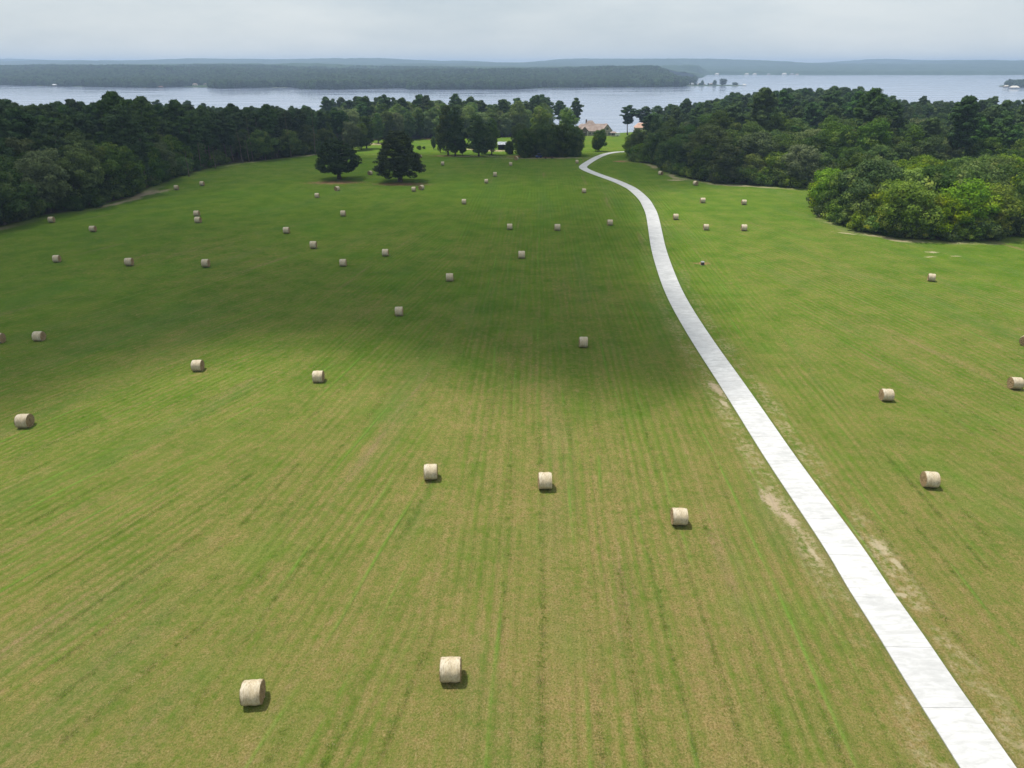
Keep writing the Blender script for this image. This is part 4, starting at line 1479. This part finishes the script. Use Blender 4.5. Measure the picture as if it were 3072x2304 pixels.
# open shed under the front-row trees
a, b = P(1513, 450)
shed = empty("open_shed", (a, b + 3, hz(a, b + 3)), 0.0, 0.8)
for sx in (-4, 4):
    for sy in (-3, 3):
        mb = MB(); mb.box(sx - .12, sx + .12, sy - .12, sy + .12, -0.3, 3.4 if sy < 0 else 4.2); mb.build("post", M['dark'], shed)
mb = MB()
mb.add([(-4.6, -3.8, 3.4), (4.6, -3.8, 3.4), (4.6, 3.8, 4.6), (-4.6, 3.8, 4.6), (-4.6, -3.8, 3.52), (4.6, -3.8, 3.52), (4.6, 3.8, 4.72), (-4.6, 3.8, 4.72)],
       [(0, 3, 2, 1), (4, 5, 6, 7), (0, 1, 5, 4), (1, 2, 6, 5), (2, 3, 7, 6), (3, 0, 4, 7)])
mb.build("roof", M['metal_roof'], shed)
mb = MB(); mb.box(-4.1, 4.1, 3.12, 3.2, -0.3, 4.2); mb.build("back_wall", M['dark'], shed)
for k in (-1, 1):
    mb = MB(); mb.box(k * 4.18 - .05, k * 4.18 + .05, -2.8, 3.0, -0.3, 3.4); mb.build("side_wall", M['dark'], shed)
tag(shed, "open fronted dark shed with pale metal roof among the front-row trees", "shed")

# small blue utility cart and two low trailers parked under the clump
a, b = P(1616, 474)
cart = empty("utility_cart", (a, b, hz(a, b)), 0.15)
mb = MB(); mb.box(-1.4, 1.4, -0.7, 0.7, 0.4, 0.85); mb.box(0.75, 1.4, -0.68, 0.68, 0.853, 1.1); mb.box(-1.4, -0.35, -0.7, 0.7, 0.853, 1.15); mb.build("body", M['blue'], cart)
mb = MB(); mb.box(-0.3, 0.3, -0.55, 0.55, 0.86, 1.1); mb.box(-0.32, -0.18, -0.55, 0.55, 1.1, 1.55); mb.build("seat", M['dark'], cart)
mb = MB(); mb.box(-0.5, 0.85, -0.72, 0.72, 1.95, 2.03); mb.build("roof", M['blue'], cart)
for sx in (-0.42, 0.78):
    for sy in (-.66, .66):
        mb = MB(); mb.tube([(sx, sy, 0.85), (sx * .95, sy, 1.96)], [0.035, 0.035], 6); mb.build("roof_post", M['dark'], cart)
for sx in (-0.9, 0.95):
    for sy in (-.72, .72):
        mb = MB(); mb.tube([(sx, sy - .13, 0.36), (sx, sy + .13, 0.36)], [0.36, 0.36], 14); mb.build("wheel", M['rubber'], cart)
tag(cart, "small blue utility cart parked in the shade of the dark clump", "cart")
for j, px in enumerate((1636, 1656)):
    a, b = P(px, 475.5)
    t_ = empty("flat_trailer", (a, b, hz(a, b)), 0.05 * j)
    mb = MB(); mb.box(-1.2, 1.2, -0.8, 0.8, 0.5, 0.62); mb.box(-1.2, 1.2, -0.8, -0.74, 0.623, 0.85); mb.build("bed", M['rust'], t_)
    for k in (-1, 1):
        mb = MB(); mb.tube([(0, k * .9 - .1, 0.3), (0, k * .9 + .1, 0.3)], [0.3, 0.3], 12); mb.build("wheel", M['rubber'], t_)
    mb = MB(); mb.tube([(1.2, 0, 0.55), (2.0, 0, 0.45)], [0.05, 0.04], 6); mb.build("drawbar", M['dark'], t_)
    tag(t_, ["low rusty flat trailer nearest the blue cart", "low rusty flat trailer farther from the blue cart, towards the driveway"][j], "trailer")

# utility pedestal in its ring of red soil
a, b = P(2107, 795)
ub = empty("utility_pedestal", (a, b, hz(a, b)), 0.05)
mb = MB(); mb.box(-.30, .30, -.28, .28, -0.05, 0.62); mb.build("cabinet", plain("brown_steel", (0.05, 0.035, 0.025), 0.6), ub)
mb = MB()
mb.add([(-.36, -.34, .623), (.36, -.34, .623), (.36, .34, .623), (-.36, .34, .623), (-.34, -.32, .70), (.34, -.32, .70), (.34, .34, .80), (-.34, .34, .80)],
       [(0, 3, 2, 1), (4, 5, 6, 7), (0, 1, 5, 4), (1, 2, 6, 5), (2, 3, 7, 6), (3, 0, 4, 7)])
mb.build("lid", plain("galvanised_lid", (0.26, 0.26, 0.25), 0.6), ub)
mb = MB(); mb.box(.303, .34, -.26, .26, 0.0, 0.6); mb.build("side_panel", plain("grey_panel", (0.22, 0.21, 0.19), 0.6), ub)
mb = MB(); mb.box(-.38, .38, -.36, .36, -0.1, 0.03); mb.build("pad", M['dock'], ub)
tag(ub, "dark metal box with light lid in a patch of red soil right of the driveway", "utility box")

# ------------------------------------------------------------------ round hay bales
BR, BW = 0.84, 1.36


def bale_meshes(seed):
    r = np.random.default_rng(seed)
    n, m_ = 40, 13
    vs, fs = [], []
    for i in range(m_):
        x = -BW / 2 + BW * i / (m_ - 1)
        edge = abs(i / (m_ - 1) - 0.5) * 2
        for k in range(n):
            a = 2 * math.pi * k / n
            rad = BR * (1 - 0.045 * max(0, edge - 0.75) / 0.25) + 0.012 * math.sin(3 * a + seed) + 0.008 * r.normal() + 0.012 * math.sin(x * 9 + seed + a)
            y_, z_ = rad * math.cos(a), rad * math.sin(a)
            if z_ < -BR * 0.93: z_ = -BR * 0.93 - (abs(z_) - BR * 0.93) * 0.2
            vs.append((x + 0.01 * r.normal(), y_, z_ + BR * 0.94))
    for i in range(m_ - 1):
        for k in range(n):
            fs.append((i * n + k, (i + 1) * n + k, (i + 1) * n + (k + 1) % n, i * n + (k + 1) % n))
    mb = MB(); mb.add(vs, fs)
    wrap = mb.mesh("net_wrap", M['net'], True)
    ends = []
    for sgn in (-1, 1):
        vs, fs = [(sgn * (BW / 2 - 0.05), 0, BR * 0.94)], []
        rings = 8
        for j in range(1, rings + 1):
            rr = BR * 0.985 * j / rings
            for k in range(n):
                a = 2 * math.pi * k / n
                bulge = 0.035 * (1 - (j / rings) ** 2) + 0.022 * r.normal() * (j < rings) + 0.016 * math.sin(j * 2.2 + a)
                z_ = rr * math.sin(a)
                if z_ < -BR * 0.93: z_ = -BR * 0.93
                vs.append((sgn * (BW / 2 - 0.02 + bulge), rr * math.cos(a), z_ + BR * 0.94))
        for k in range(n):
            t = (0, 1 + k, 1 + (k + 1) % n)
            fs.append(t if sgn > 0 else t[::-1])
        for j in range(rings - 1):
            for k in range(n):
                a_, b_ = 1 + j * n + k, 1 + j * n + (k + 1) % n
                q = (a_, a_ + n, b_ + n, b_)
                fs.append(q if sgn > 0 else q[::-1])
        mb = MB(); mb.add(vs, fs)
        ends.append(mb.mesh("hay_end", M['hay'], False))
    # loose straw sticking out round the ends and foot
    c = 260
    a = r.uniform(0, 2 * math.pi, c); sg = np.where(r.random(c) < 0.5, -1, 1)
    rad = BR * r.uniform(0.5, 1.0, c)
    p = np.stack([sg * (BW / 2), rad * np.cos(a), rad * np.sin(a) + BR * .94], 1)
    d = np.stack([sg * r.uniform(.4, 1, c), r.normal(size=c) * .6, r.normal(size=c) * .6 - .3], 1); d /= np.linalg.norm(d, axis=1)[:, None]
    w = np.cross(d, r.normal(size=(c, 3))); w /= np.linalg.norm(w, axis=1)[:, None]
    ln = r.uniform(.05, .13, c)[:, None]
    q = np.stack([p, p + w * .012, p + d * ln + w * .008, p + d * ln], 1)
    q[:, :, 2] = np.maximum(q[:, :, 2], 0.01)
    straw = quads_mesh("loose_straw", q, M['hay'])
    return wrap, ends, straw


BALES = [bale_meshes(k) for k in range(5)]
G = "round hay bales lying about the mown field"
BL = [
    (154, 658, 4, "bale closest to the shaded wood at far left"),
    (278, 685, 0, "bale a short way right of the one nearest the left wood"),
    (529, 562, 6, "tiny bale by the bare strip of the left wood, left of a pair"),
    (606, 550, 0, "tiny bale by the bare strip of the left wood, right of a pair"),
    (590, 640, 3, "upper bale of two that almost touch in the left field"),
    (594, 659, -2, "lower bale of two that almost touch in the left field"),
    (951, 586, 2, "bale below and left of the broad cedar"),
    (1011, 566, 55, "bale showing its round hay end just under the broad cedar"),
    (1110, 519, 62, "bale showing its round hay end between the two cedars"),
    (1260, 469, 66, "end-on bale beyond the upper right side of the tall cedar"),
    (1264, 503, 4, "bale half hidden by the right branches of the tall cedar"),
    (1328, 490, 0, "small bale in front of the tallest front-row tree"),
    (1532, 492, 0, "small bale in front of the open shed and the end-on bale there"),
    (1485, 523, 3, "upper bale of the pair in the far middle of the field"),
    (1459, 543, -3, "lower bale of the pair in the far middle of the field"),
    (1392, 604, 0, "bale by itself in the far middle, below the pair"),
    (1529, 679, 0, "bale level with two others left of the drive bend, leftmost of them"),
    (1241, 567, 0, "side-on bale of the two below the tall cedar"),
    (1264, 562, 58, "end-on bale of the two below the tall cedar"),
    (1029, 640, 4, "bale in mid field straight below the broad cedar"),
    (859, 690, 2, "bale in mid field, down and left from the one below the broad cedar"),
    (940, 734, 3, "bale in the shaded mid field between two more distant and two nearer ones"),
    (1549, 475, 70, "brown end-on bale beside red soil under the front-row trees"),
    (1731, 485, 0, "small bale between the dark clump and the driveway bend"),
    (1752, 572, 2, "bale left of the driveway just below its sharp bend"),
    (1830, 667, 0, "bale closest to the left side of the driveway curve"),
    (1672, 682, 0, "bale in the middle of three level ones left of the drive"),
    (1982, 519, -50, "shaded brown bale tucked in the bay of the right wood"),
    (2087, 549, -60, "grey bale against the foot of the right wood"),
    (2027, 650, -3, "bale just right of the driveway curve"),
    (2108, 601, -2, "upper left bale of four in the sunlit square right of the drive"),
    (2232, 606, -3, "upper right bale of four in the sunlit square right of the drive"),
    (2118, 681, -3, "lower left bale of four in the sunlit square right of the drive"),
    (2232, 683, -6, "lower right bale of four in the sunlit square right of the drive"),
    (1565, 764, 0, "bale alone in the dark middle field left of the drive"),
    (1349, 831, 0, "bale alone in the centre of the shaded field"),
    (1197, 933, 3, "bale in the shade, nearer than the centre one and further left"),
    (1750, 1025, 0, "bale nearest the driveway at the lower edge of the cloud shade"),
    (1029, 787, 3, "left bale of two close together in the shaded centre left"),
    (1156, 757, 2, "right bale of two close together in the shaded centre left"),
    (617, 789, 2, "right bale in the level row of three on the shaded left"),
    (387, 785, 4, "middle bale in the level row of three on the shaded left"),
    (170, 775, 6, "left bale in the level row of three on the shaded left"),
    (116, 1007, 2, "shaded bale near the left border of the field"),
    (-6, 1014, 5, "bale cut off by the left border in the shade"),
    (593, 1096, 2, "sunlit bale just below the edge of the cloud shade at left"),
    (955, 1129, 2, "second sunlit bale below the cloud shade, right of the first"),
    (73, 1262, 3, "large sunlit bale at the left border"),
    (1292, 1414, 4, "left bale of the middle pair in the sunlit foreground"),
    (1635, 1442, 2, "right bale of the middle pair in the sunlit foreground"),
    (2038, 1548, -2, "foreground bale nearest the bare patch by the driveway"),
    (1352, 2008, 1, "nearest bale, upright looking, right of the two at the bottom"),
    (758, 2075, 5, "nearest bale, left of the two at the bottom"),
    (2791, 1437, -8, "largest bale in the field right of the driveway"),
    (2660, 1183, -4, "bale in the middle of the right field, above the largest one"),
    (3047, 1148, -6, "bale close to the right border in the right field"),
    (3082, 1021, 40, "bale almost cut off by the right border"),
    (2795, 831, -22, "slanting bale in the right field below the sunlit thicket"),
]
for j, (px, py, deg, lab) in enumerate(BL):
    x, y = P(px, py, BR * 0.94)
    z = hz(x, y)
    wrap, ends, straw = BALES[j % 5]
    o = empty("hay_bale", (x, y, z - 0.02), math.radians(deg))
    s = random.uniform(0.94, 1.04)
    o.scale = (s * random.uniform(0.95, 1.05), s * random.uniform(1.0, 1.04), s * random.uniform(0.95, 1.0))
    link("net_wrap", wrap, o)
    link("hay_end", ends[0], o); link("hay_end", ends[1], o)
    if py > 900:
        link("loose_straw", straw, o)
    tag(o, "round hay bale: " + lab if len(lab.split()) < 13 else "round " + lab, "hay bale", G)

# ------------------------------------------------------------------ tufts of regrown grass in the near field
def tuft_mesh(seed, n, spread, hgt):
    r = np.random.default_rng(seed)
    base = np.stack([r.normal(size=n) * spread, r.normal(size=n) * spread, np.full(n, -0.01)], 1)
    d = np.stack([r.normal(size=n) * .55, r.normal(size=n) * .55, np.ones(n)], 1); d /= np.linalg.norm(d, axis=1)[:, None]
    w = np.cross(d, r.normal(size=(n, 3))); w /= np.linalg.norm(w, axis=1)[:, None]
    ln = (hgt * r.uniform(.5, 1.1, n))[:, None]
    q = np.stack([base - w * .014, base + w * .014, base + d * ln + w * .006, base + d * ln - w * .006], 1)
    return quads_mesh("grass_tuft", q, M['blade'], r.random(n))


M['blade'] = leaf_mat("grass_blades", (0.10, 0.19, 0.012), (0.19, 0.31, 0.03), None, trans=0.35, tree_var=0.35)
M['dry_blade'] = leaf_mat("dry_blades", (0.20, 0.17, 0.07), (0.46, 0.38, 0.22), None, trans=0.3, tree_var=0.3)
tk = [tuft_mesh(400 + k, 16, 0.13, 0.08) for k in range(4)]
tk2 = []
for k in range(2):
    m_ = tuft_mesh(410 + k, 14, 0.13, 0.07); m_.materials[0] = M['dry_blade']; tk2.append(m_)
r = np.random.default_rng(77)
GT = []
n = 170000
Y = 24 + 96 * r.random(n) ** 1.0
X = (r.random(n) * 2 - 1) * (0.72 * Y + 6)
for (lo_, rz_, amt) in ((-999, 26, 1.0),):
    pass
ang = np.where(X + 0.18 * Y < -16, math.radians(26), np.where(X < -4, math.radians(12), math.radians(2)))
U = X * np.cos(ang) - Y * np.sin(ang)
V_ = X * np.sin(ang) + Y * np.cos(ang)
rown = vnoise(U * 1.3, V_ * 0.09, 51) * 0.6 + vnoise(U * 0.35, V_ * 0.03, 52) * 0.4
clump_ = vnoise(X * 0.9, Y * 0.9, 53)
wv_ = U + (vnoise(U * 0.25, V_ * 0.02, 61)) * 1.6
fr_ = np.abs((wv_ / 3.2) % 1.0 - 0.5)
pr = (fr_ < 0.06) * np.clip((rown - 0.42) * 6, 0, 1) * np.clip((125 - Y) / 60, 0.15, 1)
keep = r.random(n) < pr
X, Y, clump_ = X[keep], Y[keep], clump_[keep]
rdist = dist_line(X, Y, ROAD[:140])[0]
X, Y = X[rdist > RW + 0.25], Y[rdist > RW + 0.25]
hh = height(X, Y) + np.where(Y < 400, (vnoise(X / 30, Y / 30, 1) - 0.5) * 0.25, 0)
rdist = rdist[rdist > RW + 0.25]
hh = np.where(rdist < 12, 0.0, hh)
for a, b, z in zip(X, Y, hh):
    dryp = 0.15
    w_ = int(r.integers(4)) if r.random() > dryp else 4 + int(r.integers(2))
    GT.append((w_, float(a), float(b), float(r.uniform(0.7, 1.5)), float(r.uniform(0, 6.28)), 0, float(z)))
print("tufts", len(GT))
instanced("grass", GT, tk + tk2, "tufts of regrown and dry cut grass over the near field", "grass")

# ------------------------------------------------------------------ the cloud whose shade lies over the field
SH = [(-700, 1330), (0, 1185), (417, 1100), (620, 1060), (833, 1045), (1150, 1115), (1450, 1175), (1740, 1185), (2060, 1160), (2170, 1080), (2160, 960), (2090, 860),
      (2010, 770), (1965, 700), (1900, 640), (1850, 600), (1870, 578), (1960, 568), (2100, 560), (2200, 548)]
poly = [P(*q) for q in SH] + [(98, 330), (75, 392), (30, 385), (-20, 372), (-70, 372), (-95, 385), (-130, 430), (-200, 520), (-330, 560), (-520, 520), (-560, 250), (-350, 60)]
CLOUD_Z = 900.0
off = SUN_DIR * (CLOUD_Z / SUN_DIR.z)
bx = np.arange(-620, 330, 7.0); by = np.arange(20, 640, 7.0)
BX, BY = np.meshgrid(bx, by)
msk = inside(BX + (vnoise(BX / 25, BY / 25, 31) - .5) * 16, BY + (vnoise(BX / 25, BY / 25, 32) - .5) * 16, poly).astype(float)
for _ in range(2):
    k_ = np.pad(msk, 1, mode='edge')
    msk = (k_[1:-1, 1:-1] * 4 + (k_[:-2, 1:-1] + k_[2:, 1:-1] + k_[1:-1, :-2] + k_[1:-1, 2:]) * 2 + k_[:-2, :-2] + k_[2:, 2:] + k_[:-2, 2:] + k_[2:, :-2]) / 16
dens = msk * (0.93 + 0.25 * (vnoise(BX / 45, BY / 45, 33) - 0.4))
# a thinner place lets more sun onto the far middle of the field
dens *= 1 - 0.38 * np.exp(-(((BX + 20) / 75) ** 2 + ((BY - 255) / 38) ** 2))
dens *= 1 - 0.90 * sst((BX - 8 - 0.08 * BY) / 26.0) * sst((250 - BY) / 40.0)
dens *= 1 - 0.10 * sst((BY - 120) / 60.0)
dens = np.clip(dens, 0, 0.97)


def cloud_mat():
    m, n, l = new_mat("cloud_vapour")
    g = NG(m)
    tb = n.new("ShaderNodeBsdfTransparent")
    df = n.new("ShaderNodeBsdfDiffuse"); df.inputs[0].default_value = (0.9, 0.9, 0.9, 1)
    tl = n.new("ShaderNodeBsdfTranslucent"); tl.inputs[0].default_value = (0.9, 0.9, 0.9, 1)
    a = n.new("ShaderNodeMixShader"); a.inputs[0].default_value = 0.5
    l.new(df.outputs[0], a.inputs[1]); l.new(tl.outputs[0], a.inputs[2])
    b = n.new("ShaderNodeMixShader")
    g.put(b.inputs[0], g.attr("vapour"))
    l.new(tb.outputs[0], b.inputs[1]); l.new(a.outputs[0], b.inputs[2])
    g.out(b.outputs[0])
    return m


per_face = 1 - np.sqrt(1 - dens)
V, A = [], []
idx = -np.ones(BX.shape, int)
use = dens > 0.01
cnt_ = int(use.sum())
idx[use] = np.arange(cnt_)
thick = 6 + 20 * dens * (0.6 + vnoise(BX / 40, BY / 40, 35))
low = CLOUD_Z - thick * 0.25; topz = CLOUD_Z + thick
f = []
for j in range(BX.shape[0] - 1):
    for i_ in range(BX.shape[1] - 1):
        q = (idx[j, i_], idx[j, i_ + 1], idx[j + 1, i_ + 1], idx[j + 1, i_])
        if min(q) >= 0:
            f.append(q)
            f.append(tuple(cnt_ + t for t in q[::-1]))
vv = np.concatenate([np.stack([BX[use] + off.x, BY[use] + off.y, low[use]], 1), np.stack([BX[use] + off.x, BY[use] + off.y, topz[use]], 1)])
me = bpy.data.meshes.new("cloud")
me.from_pydata(vv.tolist(), [], f)
at = me.attributes.new("vapour", 'FLOAT', 'POINT')
at.data.foreach_set("value", np.concatenate([per_face[use], per_face[use]]).astype(np.float32))
me.polygons.foreach_set("use_smooth", np.ones(len(f), bool))
me.materials.append(cloud_mat()); me.update()
cloud = link("cloud", me)
tag(cloud, kind="structure")

# ------------------------------------------------------------------ air
mb = MB(); mb.box(-9100, 9100, -500, 11700, -25.5, 96)
hm, n, l = new_mat("haze_air")
g = NG(hm)
pv = n.new("ShaderNodeVolumePrincipled")
pv.inputs["Color"].default_value = (0.55, 0.73, 1.0, 1)
pv.inputs["Density"].default_value = 1.5e-4
pv.inputs["Anisotropy"].default_value = 0.2
g.out(None, pv.outputs[0])
haze = mb.build("haze", hm)
tag(haze, kind="stuff")
